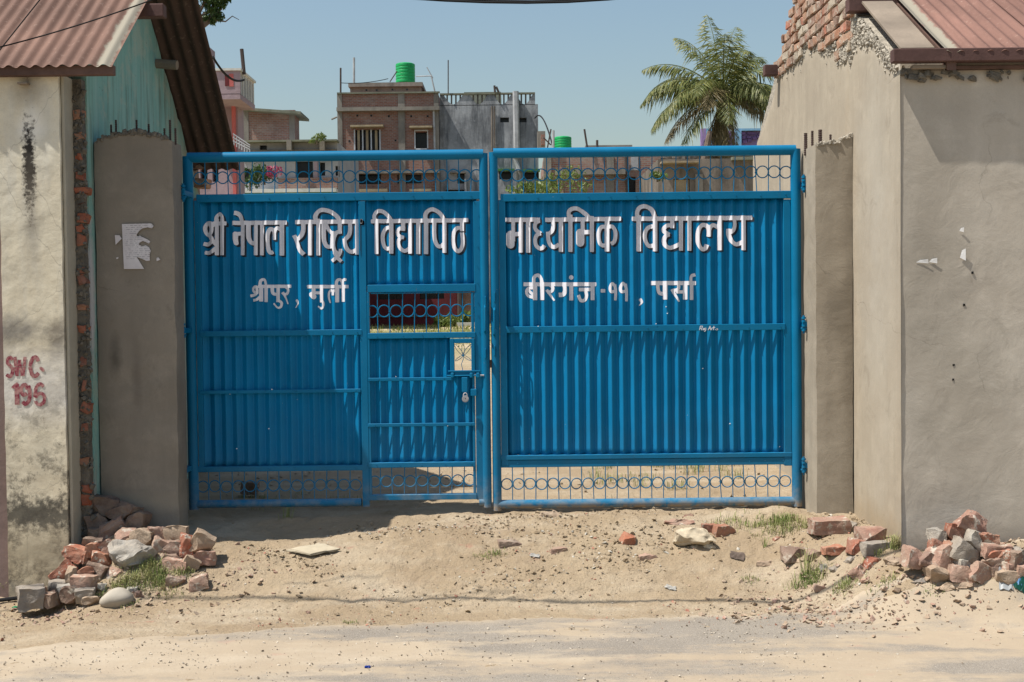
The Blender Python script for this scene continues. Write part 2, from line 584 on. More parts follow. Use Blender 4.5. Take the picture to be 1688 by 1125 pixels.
M['roof_l'] = rust('rusty red brown roof iron', (.16,.092,.068), (-2.86, .055))
M['roof_r'] = rust('rusty red brown roof iron with pale edge', (.185,.10,.077), (2.89, .055))
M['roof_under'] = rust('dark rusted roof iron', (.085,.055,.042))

WOOD = varied('dark weathered timber', (.105,.062,.048), .7, 1.4, 5, .85, .4, 50)
WOODR = varied('red brown painted timber', (.095,.052,.045), .7, 1.3, 5, .8, .4, 50)
WOODP = varied('pale plank', (.23,.185,.14), .75, 1.2, 3, .85, .4, 50)
BRICKW = per_object('wall brick red', [(.36,.095,.045),(.30,.09,.05),(.38,.12,.065),(.24,.085,.055),(.32,.15,.09)], dust=(.30,.26,.21), dust_amt=.45)
BRICKO = per_object('wall brick weathered', [(.40,.17,.09),(.30,.11,.065),(.44,.24,.15),(.26,.14,.10),(.44,.37,.28),(.42,.11,.055),(.36,.20,.13)], dust=(.40,.35,.28), dust_amt=.75, mortar=(.44,.39,.32))
MORTAR = varied('crumbling mortar', (.40,.36,.295), .6, 1.25, 14, .97, 1.0, 60, .012)
MORTARD = varied('dark old mortar', (.16,.145,.12), .6, 1.3, 14, .97, 1.0, 60, .012)

LX = -3.10         # plane of the turquoise gable wall
LY = 9.10          # its white front wall
t = NT('limewashed plaster with mould')
c = t.mix(t.ramp(t.noise(1.5, 6, .62), .3, .7), (.58,.50,.36), (.68,.63,.50))
c = t.mix(t.ramp(t.noise(1, 5, .6, t.map((6,6,.5))), .5, .72, 0, .45), c, (.50,.50,.47))
c = t.mix(t.ramp(t.noise(110, 2, .5), .45, .75, 0, .2), c, (.38,.34,.27))
def wallp(px, py): return at(px, py, LY)
p = wallp(50, 210); c = t.mix(t.math('MULTIPLY', t.blob(p.x, p.z, .11, .15, 'X', .5, .2, 6), .8), c, (.74,.71,.63))
p = wallp(48, 275); c = t.mix(t.math('MULTIPLY', t.blob(p.x, p.z, .05, .34, 'X', .45, .75, 30), .97), c, (.022,.019,.018))
p = wallp(52, 370); c = t.mix(t.math('MULTIPLY', t.blob(p.x, p.z, .07, .40, 'X', .9, .3, 8), .5), c, (.22,.19,.15))
p = wallp(45, 140); c = t.mix(t.math('MULTIPLY', t.blob(p.x, p.z, .12, .15, 'X', .9, .25, 7), .6), c, (.16,.13,.10))
p = wallp(20, 545); c = t.mix(t.math('MULTIPLY', t.blob(p.x, p.z, .24, .12, 'X', .7, .45, 9), .75), c, (.16,.15,.14))
p = wallp(95, 560); c = t.mix(t.math('MULTIPLY', t.blob(p.x, p.z, .10, .16, 'X', .7, .45, 16), .75), c, (.13,.11,.09))
p = wallp(60, 640); c = t.mix(t.math('MULTIPLY', t.blob(p.x, p.z, .6, .28, 'X', .7, .3, 4), .6), c, (.62,.60,.58))
spots = t.ramp(t.noise(16, 7, .75), .62, .67)
zr = t.math('MULTIPLY', t.ramp(t.sep()[2], -.1, .25), t.ramp(t.sep()[2], .75, 1.15, 1, 0))
c = t.mix(t.math('MULTIPLY', t.math('MULTIPLY', spots, zr), .75), c, (.14,.12,.10))
grime = t.math('MULTIPLY', t.ramp(t.sep()[2], -.5, 1.5, 1, .12), t.ramp(t.noise(2.6, 8, .78, t.map((1,1,.8), (3,0,5))), .47, .60))
c = t.mix(t.ramp(t.sep()[2], .5, -.35, 0, .6), c, (.48,.385,.235))
c = t.mix(t.math('MULTIPLY', grime, .55), c, (.25,.205,.14))
grime2 = t.math('MULTIPLY', t.ramp(t.sep()[2], .2, 1.3, 1, .1), t.ramp(t.noise(7, 8, .8, t.map((1,1,1), (1,7,2))), .50, .60))
c = t.mix(t.math('MULTIPLY', grime2, .85), c, (.085,.075,.06))
spk = t.math('MULTIPLY', t.ramp(t.sep()[2], -.45, .9, 1, .0), t.ramp(t.noise(34, 6, .8, t.map((1,1,1), (4,4,4))), .60, .66))
c = t.mix(t.math('MULTIPLY', spk, .85), c, (.06,.055,.045))
p = wallp(60, 850); c = t.mix(t.math('MULTIPLY', t.blob(p.x, p.z, .9, .12, 'X', .6, .8, 22), .92), c, (.075,.068,.055))
p = wallp(60, 915); c = t.mix(t.math('MULTIPLY', t.blob(p.x, p.z, .9, .2, 'X', .8, .5, 9), .7), c, (.30,.25,.17))
p = wallp(60, 975); c = t.mix(t.math('MULTIPLY', t.blob(p.x, p.z, .9, .08, 'X', .8, .5, 9), .7), c, (.19,.17,.14))
# hairline cracks
ww = t.n('ShaderNodeTexVoronoi', feature='DISTANCE_TO_EDGE'); ww.inputs['Scale'].default_value = 1.1
t.l(t.mix(.12, t.pos, t.n('ShaderNodeTexNoise', Scale=5.0).outputs['Color']), ww.inputs['Vector'])
c = t.mix(t.ramp(ww.outputs['Distance'], .001, .003, .30, 0), c, (.10,.09,.08))
t.col(c)
t.bump(t.noise(150, 3, .6), .35, .003); t.bump(t.noise(8, 4, .6), .45, .015); t.bump(t.noise(2, 3, .5), .4, .05)
M['lime'] = t.fin(.95, .15)
M['cream'] = plaster('cream side plaster', (.47,.43,.34), (.36,.33,.26), .4)
M['mauve'] = plaster('mauve wall', (.24,.17,.15), (.15,.11,.10), .5)

t = NT('turquoise limewash')
c = t.mix(t.ramp(t.noise(1.2, 6, .62), .3, .7), (.165,.36,.33), (.235,.44,.40))
c = t.mix(t.ramp(t.noise(1, 5, .65, t.map((9, 9, .6))), .45, .7, 0, .65), c, (.30,.47,.43))
c = t.mix(t.ramp(t.noise(1, 5, .65, t.map((12, 12, .9), (5,2,1))), .50, .66, 0, .75), c, (.12,.17,.14))
c = t.mix(t.ramp(t.noise(3, 7, .75), .52, .62, 0, .5), c, (.38,.42,.34))
c = t.mix(t.ramp(t.noise(22, 6, .75), .64, .69, 0, .8), c, (.07,.07,.055))
s = t.sep()
c = t.mix(t.math('MULTIPLY', t.ramp(s[2], .1, 1.1, 1, 0), t.ramp(t.noise(3.5, 6, .7, t.map((1,2,.6))), .42, .62)), c, (.36,.36,.32))
p = at_x(150, 480, LX); c = t.mix(t.math('MULTIPLY', t.blob(p.y, p.z, .10, .55, 'Y', .5, .35, 9), .85), c, (.50,.48,.50))
c = t.mix(t.math('MULTIPLY', t.ramp(s[1], 11.5, 12.6), t.ramp(t.noise(3, 6, .7), .35, .6)), c, (.30,.28,.22))
t.col(c)
t.bump(t.noise(120, 3, .6), .35, .003); t.bump(t.noise(8, 4, .6), .5, .02)
M['teal'] = t.fin(.95, .15)

lb = empty('plaster_building', (-4.9, 10.6, ROAD_Z))
tag(lb, 'old house with stained white front, turquoise gable and rusty roof, left of the gate', 'house')

def rough_slab(x0, x1, z0, z1, y, thick, res=.06, amp=.004, ragged=None, seed=0):
    """camera-side wall skin as a grid with uneven surface, closed to a slab"""
    mb = MB()
    nx = max(1, int((x1-x0)/res)); nz = max(1, int((z1-z0)/res))
    for j in range(nz+1):
        for i in range(nx+1):
            x = x0+(x1-x0)*i/nx; z = z0+(z1-z0)*j/nz
            w = amp*mnoise.fractal(Vector((x*1.7, z*1.7, seed)), .6, 2.2, 4)
            e = 0
            if i in (0, nx) and seed != 5: e = amp*1.6*mnoise.noise(Vector((z*6, seed, 3)))
            mb.v.append((x+e, y+w, z))
    for j in range(nz):
        for i in range(nx):
            a = j*(nx+1)+i
            mb.f.append((a, a+1, a+nx+2, a+nx+1)); mb.fm.append(0)
    b = len(mb.v)
    ring = [i for i in range(nx+1)] + [j*(nx+1)+nx for j in range(1, nz+1)] + [nz*(nx+1)+i for i in range(nx-1, -1, -1)] + [j*(nx+1) for j in range(nz-1, 0, -1)]
    for i in ring:
        v = mb.v[i]; mb.v.append((v[0], y+thick, v[2]))
    n = len(ring)
    for k in range(n):
        mb.f.append((ring[k], b+k, b+(k+1) % n, ring[(k+1) % n])); mb.fm.append(0)
    mb.f.append(tuple(b+k for k in range(n))); mb.fm.append(0)
    return mb

xw0 = at(5, 560, LY).x; xw1 = LX - .10
rough_slab(xw0, xw1, -.75, at(60, 121, LY).z, LY, .24).build('front_wall', M['lime'], lb, True)
rough_slab(-7.2, xw0 - .005, -.75, at(60, 121, LY).z, LY + .06, .2).build('side_room_wall', M['mauve'], lb, True)
mb = MB(); mb.bbox(xw1+.002, LX-.075, LY+.03, LY+.26, -.7, at(60, 122, LY).z, .006); mb.build('corner_return', M['cream'], lb)
# ragged end of the old wall where the plaster has come away
mb = MB()
zs = np.arange(-.7, at(60, 122, LY).z, .045)
left = [(LX-.075, z) for z in zs]; right = [(LX-.012+.012*mnoise.noise(Vector((0, z*9, 2)))+.008*mnoise.noise(Vector((0, z*30, 5))), z) for z in zs]
mb.prism_y(left + right[::-1], LY+.215, LY+.40)
mb.build('broken_wall_end', MORTARD, lb)
def brick_mesh(w, d, h, seed, jag=.006):
    bm = bmesh.new()
    bmesh.ops.create_cube(bm, size=1.0)
    for v in bm.verts: v.co = Vector((v.co.x*w, v.co.y*d, v.co.z*h))
    bmesh.ops.bevel(bm, geom=list(bm.edges), offset=min(w, d, h)*.12, segments=1, affect='EDGES')
    for v in bm.verts:
        v.co += Vector([jag*mnoise.noise(Vector((v.co.x*40+seed*7+k*9, v.co.y*40, v.co.z*40))) for k in range(3)])
    return bm
for (z, w) in [(y, ww_) for y, ww_ in [(185, 12), (220, 15), (262, 13), (290, 12), (312, 17), (357, 18), (374, 14), (394, 14), (452, 10), (463, 12), (510, 14), (546, 13), (598, 12), (636, 12), (677, 16), (700, 14), (762, 16), (802, 13), (830, 14)]]:
    c0 = at(122, z, LY+.21)
    mb = MB(); wm = w * 9.3 / 2100
    mb.bm(brick_mesh(wm*rnd.uniform(.8,1.1), .10, rnd.uniform(.05,.078), z, .03), Matrix.Translation((LX-.055+wm*rnd.uniform(.15,.4), LY+.25, c0.z+rnd.uniform(-.02,.02))) @ Matrix.Rotation(rnd.uniform(-.2,.2), 4, 'Y'))
    mb.build('brick', BRICKW, lb)
for z in (337, 453):
    c0 = at(133, z, LY+.2); mb = MB()
    mb.tube([c0+Vector((-.03,.02,0)), c0+Vector((.045,-.03,.01))], .004, 6); mb.build('nail', WOOD, lb)

mb = MB()
for k in range(420):
    z = rnd.uniform(-.5, at(60,124,LY).z-.02); s_ = rnd.uniform(.006, .03)
    mb.bm(brick_mesh(s_, s_*.8, s_*1.6, k, .01), Matrix.Translation((LX-.075+rnd.random()**1.4*.085, LY+.208+rnd.random()*.02, z)) @ Euler((rnd.random()*3, rnd.random()*3, 0)).to_matrix().to_4x4())
tag(mb.build('mortar_crumbs', MORTARD, lb), kind='stuff')
# turquoise gable wall, its rear top edge broken away under the roof
_e = at(185, 113, 9.02); _k = at_x(245, 0, _e.x)
_m = (_k.z-_e.z)/(_k.y-_e.y)
_r0 = at_x(385, 243, -2.655); _r1 = at_x(325, 0, -2.655)
_mr = (_r0.z-_r1.z)/(_r0.y-_r1.y)
RIDGE_Y = (_r1.z-_mr*_r1.y-_e.z+_m*_e.y)/(_m-_mr); RIDGE_Z = _e.z+_m*(RIDGE_Y-_e.y)
R_E = (9.02, _e.z); R_R = (RIDGE_Y, RIDGE_Z)
XO = _e.x
_w0 = at_x(305, 236, LX); _w1 = at_x(250, 38, LX)
def rear_wall_top(y): return _w1.z + (_w0.z-_w1.z)/(_w0.y-_w1.y)*(y-_w1.y)
pts = [(LY+.30, -.7), (LY+.30, R_E[1]+_m*(LY+.3-9.02)-.05), (RIDGE_Y-.1, RIDGE_Z-.15)]
y = RIDGE_Y
while y < 12.9:
    pts.append((y, rear_wall_top(y) + .05*mnoise.noise(Vector((y*5, 1, 1))) + .03*mnoise.noise(Vector((y*17, 1, 4)))))
    y += .06
pts += [(12.95, 2.2), (12.95, -.7)]
mb = MB(); mb.prism_x(pts, LX-.22, LX)
gw = mb.build('gable_wall', M['teal'], lb)
# crumbling rubble behind the pillar, end of the gable wall
for k in range(16):
    pz = 3.05 - k*.19
    mb = MB(); mb.bm(brick_mesh(.20, .22, .09, k, .03), Matrix.Translation((LX-.02+.05*rnd.random(), 12.62+.14*mnoise.noise(Vector((k,1,1))), pz)))
    mb.build('brick', BRICKO, lb)
# pale drips along the wall top
xr0 = -7.3
for k, (a, b) in enumerate([(-7.3,-6.42),(-6.50,-5.62),(-5.70,-4.82),(-4.90,-4.02),(-4.10,-3.40),(-3.46,XO)]):
    roof_sheet(a, b, R_E, R_R, .095, .011, .0022*k + .012, n_along=10, seed=k).build('roof_sheet', M['roof_l'], lb, True)
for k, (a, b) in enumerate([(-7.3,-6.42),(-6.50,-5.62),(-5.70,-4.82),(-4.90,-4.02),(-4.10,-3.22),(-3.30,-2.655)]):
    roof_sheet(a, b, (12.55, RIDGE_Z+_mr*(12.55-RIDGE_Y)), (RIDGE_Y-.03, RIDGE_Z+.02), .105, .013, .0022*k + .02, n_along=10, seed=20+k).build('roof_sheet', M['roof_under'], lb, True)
mb = MB()
e0 = at(188, 116, 9.05)
mb.bbox(-7.2, e0.x, 9.03, 9.09, e0.z-.035, e0.z+.035, .004)
mb.build('eave_beam', WOOD, lb)
def purlin(px0, px1, py, X0, hgt, dep, mat, parent, slope=.0, name='purlin'):
    p = at_x(px0, py, X0); q = at(px1, py, p.y)
    mb = MB(); mb.bbox(min(X0, q.x)-.3*(q.x>X0), max(X0, q.x)+.3*(q.x<X0), p.y-dep/2, p.y+dep/2, p.z-hgt/2, p.z+hgt/2, .006)
    return mb.build(name, mat, parent)
_y = 9.2
while at(272, 19, _y).z > R_E[1]+_m*(_y-9.02)-.10 and _y < 11: _y += .01
pp = at(272, 19, _y)
mb = MB(); mb.bbox(LX-.2, pp.x, _y-.05, _y+.05, pp.z-.05, pp.z+.05, .006); mb.build('purlin', WOODR, lb)
pp = at(292, 104, 11.25)
mb = MB(); mb.tube([(LX-.2, 11.28, pp.z+.02), (pp.x, 11.25, pp.z-.02)], .042, 8); mb.build('purlin', WOODP, lb)
# cracked ledge under the eave, small bulb bracket
mb = MB(); b0 = at(38, 138, LY-.04); mb.bbox(b0.x-.035, b0.x+.035, LY-.06, LY-.002, b0.z-.006, b0.z+.006, .002)
mb.tube([(b0.x+.02, LY-.03, b0.z), (b0.x+.03, LY-.01, b0.z+.1)], .006, 6); mb.build('bracket', WOODP, lb)

# stencilled mark on the white wall is added with the lettering code below

# ================================================================== LEFT GATE PILLAR
def rough_box(x0, x1, y0, y1, z0, z1, res=.05, amp=.006, topamp=.0, rnd_edge=.015, seed=0, top_fn=None):
    bm = bmesh.new()
    bmesh.ops.create_cube(bm, size=1.0)
    nz = int((z1-z0)/res); nx = max(2, int((x1-x0)/res)); ny = max(2, int((y1-y0)/res))
    mb = MB()
    bm.free()
    def P(x, y, z):
        # round the vertical edges a little
        cx, cy = (x0+x1)/2, (y0+y1)/2; hx, hy = (x1-x0)/2, (y1-y0)/2
        dx = (x-cx); dy = (y-cy)
        ex = max(0, abs(dx)-(hx-rnd_edge)); ey = max(0, abs(dy)-(hy-rnd_edge))
        if ex > 0 and ey > 0:
            L = math.hypot(ex, ey); k = rnd_edge/L if L > rnd_edge else 1
            dx = math.copysign(hx-rnd_edge+ex*k, dx); dy = math.copysign(hy-rnd_edge+ey*k, dy)
        v = Vector((cx+dx, cy+dy, z))
        n = Vector((mnoise.fractal(Vector((v.x*2.5, v.y*2.5, v.z*2.5+seed)), .6, 2.1, 4), mnoise.fractal(Vector((v.x*2.5+9, v.y*2.5, v.z*2.5+seed)), .6, 2.1, 4), 0))
        v += n*amp
        if z > z1-1e-4:
            v.z += topamp*mnoise.noise(Vector((x*14, y*14, seed))) + (top_fn(x) if top_fn else 0)
        return v
    xs_ = [x0+(x1-x0)*i/nx for i in range(nx+1)]; ys_ = [y0+(y1-y0)*i/ny for i in range(ny+1)]; zs_ = [z0+(z1-z0)*i/nz for i in range(nz+1)]
    def grid(A, B, f):
        o = len(mb.v)
        for b in B:
            for a in A: mb.v.append(tuple(f(a, b)))
        na = len(A)
        for j in range(len(B)-1):
            for i in range(na-1):
                k = o+j*na+i; mb.f.append((k, k+1, k+na+1, k+na)); mb.fm.append(0)
    grid(xs_, zs_, lambda a, b: P(a, y0, b)); grid(xs_, zs_, lambda a, b: P(a, y1, b))
    grid(ys_, zs_, lambda a, b: P(x0, a, b)); grid(ys_, zs_, lambda a, b: P(x1, a, b))
    grid(xs_, ys_, lambda a, b: P(a, b, z1)); grid(xs_, ys_, lambda a, b: P(a, b, z0))
    bm = bmesh.new(); me = bpy.data.meshes.new('tmp'); me.from_pydata(mb.v, [], mb.f); bm.from_mesh(me)
    bmesh.ops.remove_doubles(bm, verts=bm.verts, dist=1e-5)
    m2 = MB(); m2.bm(bm); bpy.data.meshes.remove(me)
    return m2

PYL = 9.5
pl0 = at(160, 560, PYL).x; pl1 = at(291, 560, PYL).x; pt = at(225, 224, PYL).z
M['pil_l'] = plaster('grey cement render of the left pillar', (.27,.238,.195), (.20,.175,.142), .4,
    stains=[(at(190,590,PYL).x, at(190,590,PYL).z, .05,.16,(.09,.08,.065),.8,.8,8), (at(240,260,PYL).x, at(240,260,PYL).z, .28,.25,(.15,.13,.105),.5,.8,5),
            (at(225,620,PYL).x, at(225,620,PYL).z, .04,.28,(.14,.12,.10),.6,.8,7), (at(230,830,PYL).x, at(230,830,PYL).z, .4,.08,(.33,.28,.21),.7,.8,9)])
root = empty('gate_pillar', ((pl0+pl1)/2, PYL+.15, 0))
tag(root, 'grey rendered left gate pillar with torn paper notice and rebar stubs on its rounded top', 'pillar')
hw = (pl1-pl0)/2; cxp = (pl0+pl1)/2
rough_box(pl0, pl1, PYL, PYL+.27, -.35, pt, .045, .008, .0, .02, 1, lambda x: .03-.075*((x-cxp)/hw)**2 + .012*mnoise.noise(Vector((x*22, 0, 3)))).build('pillar_body', M['pil_l'], root, True)
# rough crust of concrete along the top edge
mb = MB()
for k in range(60):
    x = pl0+.03+(pl1-pl0-.06)*k/59
    s_ = rnd.uniform(.007, .016)
    zz = pt+.03-.075*((x-cxp)/hw)**2
    mb.bm(brick_mesh(s_*2.4, s_*2.2, s_*1.5, k, .006), Matrix.Translation((x, PYL+rnd.uniform(-.003,.012), zz+rnd.uniform(-.016,.008))) @ Euler((rnd.random()*3, rnd.random()*3, 0)).to_matrix().to_4x4())
tag(mb.build('concrete_crust', MORTARD, root), kind='stuff')
REBAR = varied('rusted rebar', (.06,.04,.035), .7, 1.4, 30, .8, .5, 90, .003)
def rebar(px, py0, py1, Y, root, r=.006, bent=0):
    a = at(px, py0, Y); b = at(px, py1, Y)
    mb = MB(); L = a.z-b.z+.05; n = max(4, int(L/.008))
    pts = [(a.x+bent*(i/n)**2, Y, b.z-.05+L*i/n) for i in range(n+1)]
    mb.tube(pts, [r*(1.25 if i % 2 else .95) for i in range(n+1)], 6)
    mb.build('rebar', REBAR, root)
for (x, y0, y1) in [(183,206,222),(191,198,222),(225,198,220),(245,205,222),(271,212,224),(280,198,224),(289,212,228)]:
    rebar(x, y0, y1, PYL+.06+.03*rnd.random(), root, .007)

# ================================================================== RIGHT GATE PILLAR
PYR = 9.6
pr0 = at(1345, 560, PYR).x; pr1 = 2.576
M['pil_r'] = plaster('grey cement render of the right pillar', (.36,.315,.25), (.28,.24,.185), .4,
    stains=[(pr1, 1.2, .10, 1.6, (.16,.135,.10), .7, .9, 6), (at(1380,520,PYR).x, at(1380,520,PYR).z, .1, .25, (.17,.145,.11), .6, .8, 10)])
root = empty('gate_pillar', ((pr0+pr1)/2, PYR+.2, 0))
tag(root, 'narrow grey rendered right gate pillar with four ribbed rebar ends on top', 'pillar')
ptr = at(1375, 238, PYR).z
rough_box(pr0, pr1, PYR, PYR+.55, -.3, ptr, .045, .006, .0, .012, 2, lambda x: .05*((x-pr0)/(pr1-pr0))**2 + .012*mnoise.noise(Vector((x*25, 0, 3)))).build('pillar_body', M['pil_r'], root, True)
mb = MB()
for k in range(40):
    x = pr0+.01+(pr1-pr0-.02)*k/39; s_ = rnd.uniform(.006, .014)
    zz = ptr+.05*((x-pr0)/(pr1-pr0))**2
    mb.bm(brick_mesh(s_*2.2, s_*2.2, s_*1.6, k, .006), Matrix.Translation((x, PYR+rnd.uniform(-.004,.012), zz+rnd.uniform(-.012,.012)+(.02 if k > 26 else 0))) @ Euler((rnd.random()*3, rnd.random()*3, 0)).to_matrix().to_4x4())
tag(mb.build('concrete_crust', MORTAR, root), kind='stuff')
for (x, y0, y1, r) in [(1328,220,246,.012),(1339,216,240,.009),(1352,214,236,.013),(1369,222,236,.008)]:
    rebar(x, y0, y1, PYR+.12 if x > 1340 else PYR+.3, root, r)

# ================================================================== RIGHT BUILDING
RX = at(1482, 500, 8.45).x     # plane of the bright side wall
RX = 2.578
RY = 8.45
_a = at_x(1480, 105, RX); _b = at_x(1400, 5, RX); _c = at_x(1310, 0, RX); _d = at_x(1247, 232, RX)
def fz(y): return _a.z + (_b.z-_a.z)/(_b.y-_a.y)*(y-_a.y)
def rz(y): return _c.z + (_d.z-_c.z)/(_d.y-_c.y)*(y-_c.y)
rb = empty('rendered_building', (4.8, 11.0, -.1))
tag(rb, 'rendered house with broken brick gable top and rusty corrugated roof, right of the gate', 'house')
_yr = 11.0
while rz(_yr) > fz(_yr): _yr += .01
pts = [(RY+.02, -.6), (RY+.02, fz(RY)-.03), (9.0, fz(9.0)-.03), (_yr, fz(_yr)-.05)]
y = _yr+.05
while y < 13.6:
    # stepped broken end of the old wall
    pts.append((y, rz(y) + .035*mnoise.noise(Vector((y*9, 2, 1))) + .02*mnoise.noise(Vector((y*31, 2, 4))))); y += .05
pts += [(13.62, 3.2), (13.62, -.4)]
mb = MB(); mb.prism_x(pts, RX+.014, RX+.24)
mb.build('wall_core', MORTAR, rb)
# dark strip added under the roof iron, standing in for the shade there
mb = MB(); _p = at(1560, 90, 8.345); _q = at_x(1470, -5, _p.x); _ms = (_q.z-_p.z)/(_q.y-_p.y)
mb.prism_x([(8.36, _p.z-.10), (11.1, _p.z+_ms*2.75-.10), (11.1, _p.z+_ms*2.75-.014), (8.36, _p.z-.014)], _p.x+.01, _p.x+.07)
mb.build('shade_strip', WOOD, rb)
mb = MB()
mb.prism_x([(8.60, fz(8.6)-.1), (11.1, fz(11.1)-.1), (11.1, _p.z+_ms*2.75-.03), (8.60, _p.z+_ms*.25-.03)], _p.x+.09, _p.x+.14)
mb.build('shade_infill', MORTARD, rb)  # infill added to hide the sky and keep the space under the roof dark
# plaster skin, its upper edge crumbled
edge = [(1482,112),(1470,106),(1462,98),(1452,84),(1444,70),(1436,66),(1428,64),(1420,68),(1413,62),(1408,78),(1402,98),(1397,84),(1392,100),(1387,92),(1381,96),(1377,70),(1370,80),(1362,72),(1355,78),(1348,70),(1340,78),(1334,72),(1327,78),(1322,98),(1315,94),(1308,104),(1300,106),(1292,112),(1284,122),(1279,130),(1274,160),(1266,185),(1256,212),(1247,236),(1243,250)]
edge_w = []
for k in range(len(edge)-1):
    a = at_x(*edge[k], RX); b = at_x(*edge[k+1], RX)
    for j in range(6):
        u = j/6; y = a.y+(b.y-a.y)*u; z = a.z+(b.z-a.z)*u
        edge_w.append((y, z+.022*mnoise.noise(Vector((y*30, z*30, 2)))))
edge_w = [p for p in edge_w if p[0] > RY+.03]
def plaster_top(y):
    ys_ = [p[0] for p in edge_w]
    return float(np.interp(y, ys_, [p[1] for p in edge_w]))
M['side_r'] = plaster('bright beige side render', (.40,.345,.265), (.33,.28,.215), .35,
    stains=[(9.0, 1.9, .5, 1.6, (.44,.41,.35), .5, .9, 3), (9.75, 1.3, .1, 1.9, (.33,.25,.16), .6, .9, 5), (9.0, .05, 1.2, .16, (.32,.24,.15), .6, .9, 7)], ax='Y', bump=.35)
# skin as a grid cut to the crumbled outline
mb = MB()
ys_ = np.arange(RY-.008, 13.6, .04)
cols_ = []
for y in ys_:
    zt = plaster_top(min(max(y, edge_w[0][0]), edge_w[-1][0])) if y < edge_w[-1][0] else edge_w[-1][1]-.4*(y-edge_w[-1][0])
    zt += .03*mnoise.noise(Vector((y*21, 3, 1)))*(y > 8.9)
    cols_.append([(-.5+(zt+.5)*j/60) for j in range(61)])
N = 61
for i, y in enumerate(ys_):
    for j in range(N):
        z = cols_[i][j]
        w = .004*mnoise.fractal(Vector((y*1.3, z*.7, 4)), .6, 2.1, 4) + (.012 if j == N-1 else 0)
        mb.v.append((RX+w, y, z))
for i in range(len(ys_)-1):
    for j in range(N-1):
        a = i*N+j; mb.f.append((a, a+1, a+N+1, a+N)); mb.fm.append(0)
b0 = len(mb.v)
for i, y in enumerate(ys_): mb.v.append((RX+.03, y, cols_[i][-1]-.0))
for i in range(len(ys_)-1): mb.f.append((i*N+N-1, b0+i, b0+i+1, (i+1)*N+N-1)); mb.fm.append(0)
mb.build('side_wall', M['side_r'], rb, True)
# exposed bricks above, laid in courses
nb = 0
bmb = brick_mesh(.05, .215, .066, 3, .006); mproto = {}
for course in range(32):
    z = 2.75 + course*.088
    y = 8.9 + (.12 if course % 2 else 0)
    while y < 13.2:
        L = .225 if (course // 1) % 3 else .115
        yc = y + L/2
        if (yc > 9.9 or (yc > 9.6 and z > fz(yc)-.35)) and yc < 12.3 and z+.03 > plaster_top(yc)+.015 and z < min(fz(yc)+.02, rz(yc)-.01) and z < fz(_yr):
            key = (L, nb % 5)
            if key not in mproto:
                m_ = MB(); m_.bm(brick_mesh(.06, L-.022, .068, nb, .016))
                m_.v = [tuple(v) for v in m_.v]
                mproto[key] = m_.build('brick', BRICKO, rb, origin=(0,0,0))
                o = mproto[key]; o.location = Vector((RX+.012-.014*rnd.random(), yc, z)) - WORLD_LOC[rb.name]
            else:
                o = share(mproto[key], (RX+.012-.018*rnd.random(), yc, z), rb, 'brick')
            o.rotation_euler = (rnd.uniform(-.05,.05), rnd.uniform(-.05,.05), rnd.uniform(-.07,.07))
            nb += 1
        y += L
# mortar crumbs in the broken zone
mb = MB()
for k in range(1700):
    px = rnd.uniform(1284, 1478) if k < 800 else rnd.uniform(1385, 1480); base = np.interp(px, [e[0] for e in edge][::-1], [e[1] for e in edge][::-1])
    py = base + (rnd.gauss(-2, 9) if k < 800 else rnd.uniform(-45, 8))
    p = at_x(px, py, RX)
    if p.z > min(fz(p.y)-.02, rz(p.y)-.02): continue
    s_ = rnd.uniform(.006, .024)
    mb.bm(brick_mesh(s_, s_*1.6, s_*1.3, k, .008), Matrix.Translation((RX+.004, p.y, p.z)) @ Euler((rnd.random()*3, rnd.random()*3, rnd.random()*3)).to_matrix().to_4x4())
tag(mb.build('mortar_crumbs', MORTAR, rb), kind='stuff')
# grey front wall
M['front_r'] = plaster('grey cement render with damp clouds', (.52,.47,.395), (.40,.35,.285), .22,
    stains=[(2.75, 2.0, .28, 1.3, (.26,.23,.185), .55, .9, 4), (3.0, .9, .35, .6, (.28,.25,.20), .5, .9, 4), (3.55, 2.55, .2, .2, (.28,.25,.205), .5, .9, 6),
            (3.9, .45, .5, .3, (.31,.275,.225), .4, .9, 5)], bump=.5, scale=1.1)
rough_slab(RX+.004, 7.2, -.5, at(1600, 100, RY).z, RY, .24, .05, .006, seed=5).build('front_wall', M['front_r'], rb, True)
mb = MB()
mb.bbox(RX, 2.70, RY-.03, RY+.15, at(1490,125,RY).z, at(1490,114,RY).z, .008)
for k in range(70):
    x = RX+.02+rnd.random()*1.9; s_ = rnd.uniform(.008, .03)
    mb.bm(brick_mesh(s_*2.5, s_, s_*1.2, k, .012), Matrix.Translation((x, RY-.01-rnd.random()*.02, at(1560,120,RY).z-rnd.random()*.05)) @ Euler((0, rnd.random()*.5, rnd.random())).to_matrix().to_4x4())
tag(mb.build('mortar_crumbs', MORTARD, rb), kind='stuff')
# slabs and lath under the eave beam
p0 = at(1504, 111, RY-.06)
mb = MB(); mb.bbox(p0.x, p0.x+.22, RY-.07, RY+.05, p0.z-.012, p0.z+.012, .004, Matrix.Translation((0,0,0))); mb.build('lath', WOODP, rb)
mb = MB(); mb.bbox(p0.x+.235, 5.2, RY-.05, RY+.05, p0.z-.014, p0.z+.010, .004); mb.build('lath', WOOD, rb)
a = at(1470, 94, 8.38)
mb = MB(); mb.bbox(a.x, 7.2, 8.34, 8.42, a.z-.040, a.z+.046, .005); mb.build('eave_beam', WOODR, rb)
a = at(1396, 9, 9.50)
mb = MB(); mb.bbox(a.x, 7.2, 9.45, 9.55, a.z-.055, a.z+.045, .005); mb.build('purlin', WOODR, rb)
a = at(1259, 117, 12.2)
mb = MB(); mb.bbox(a.x, RX+.2, 12.15, 12.25, a.z-.05, a.z+.05, .005); mb.build('purlin', WOODR, rb)
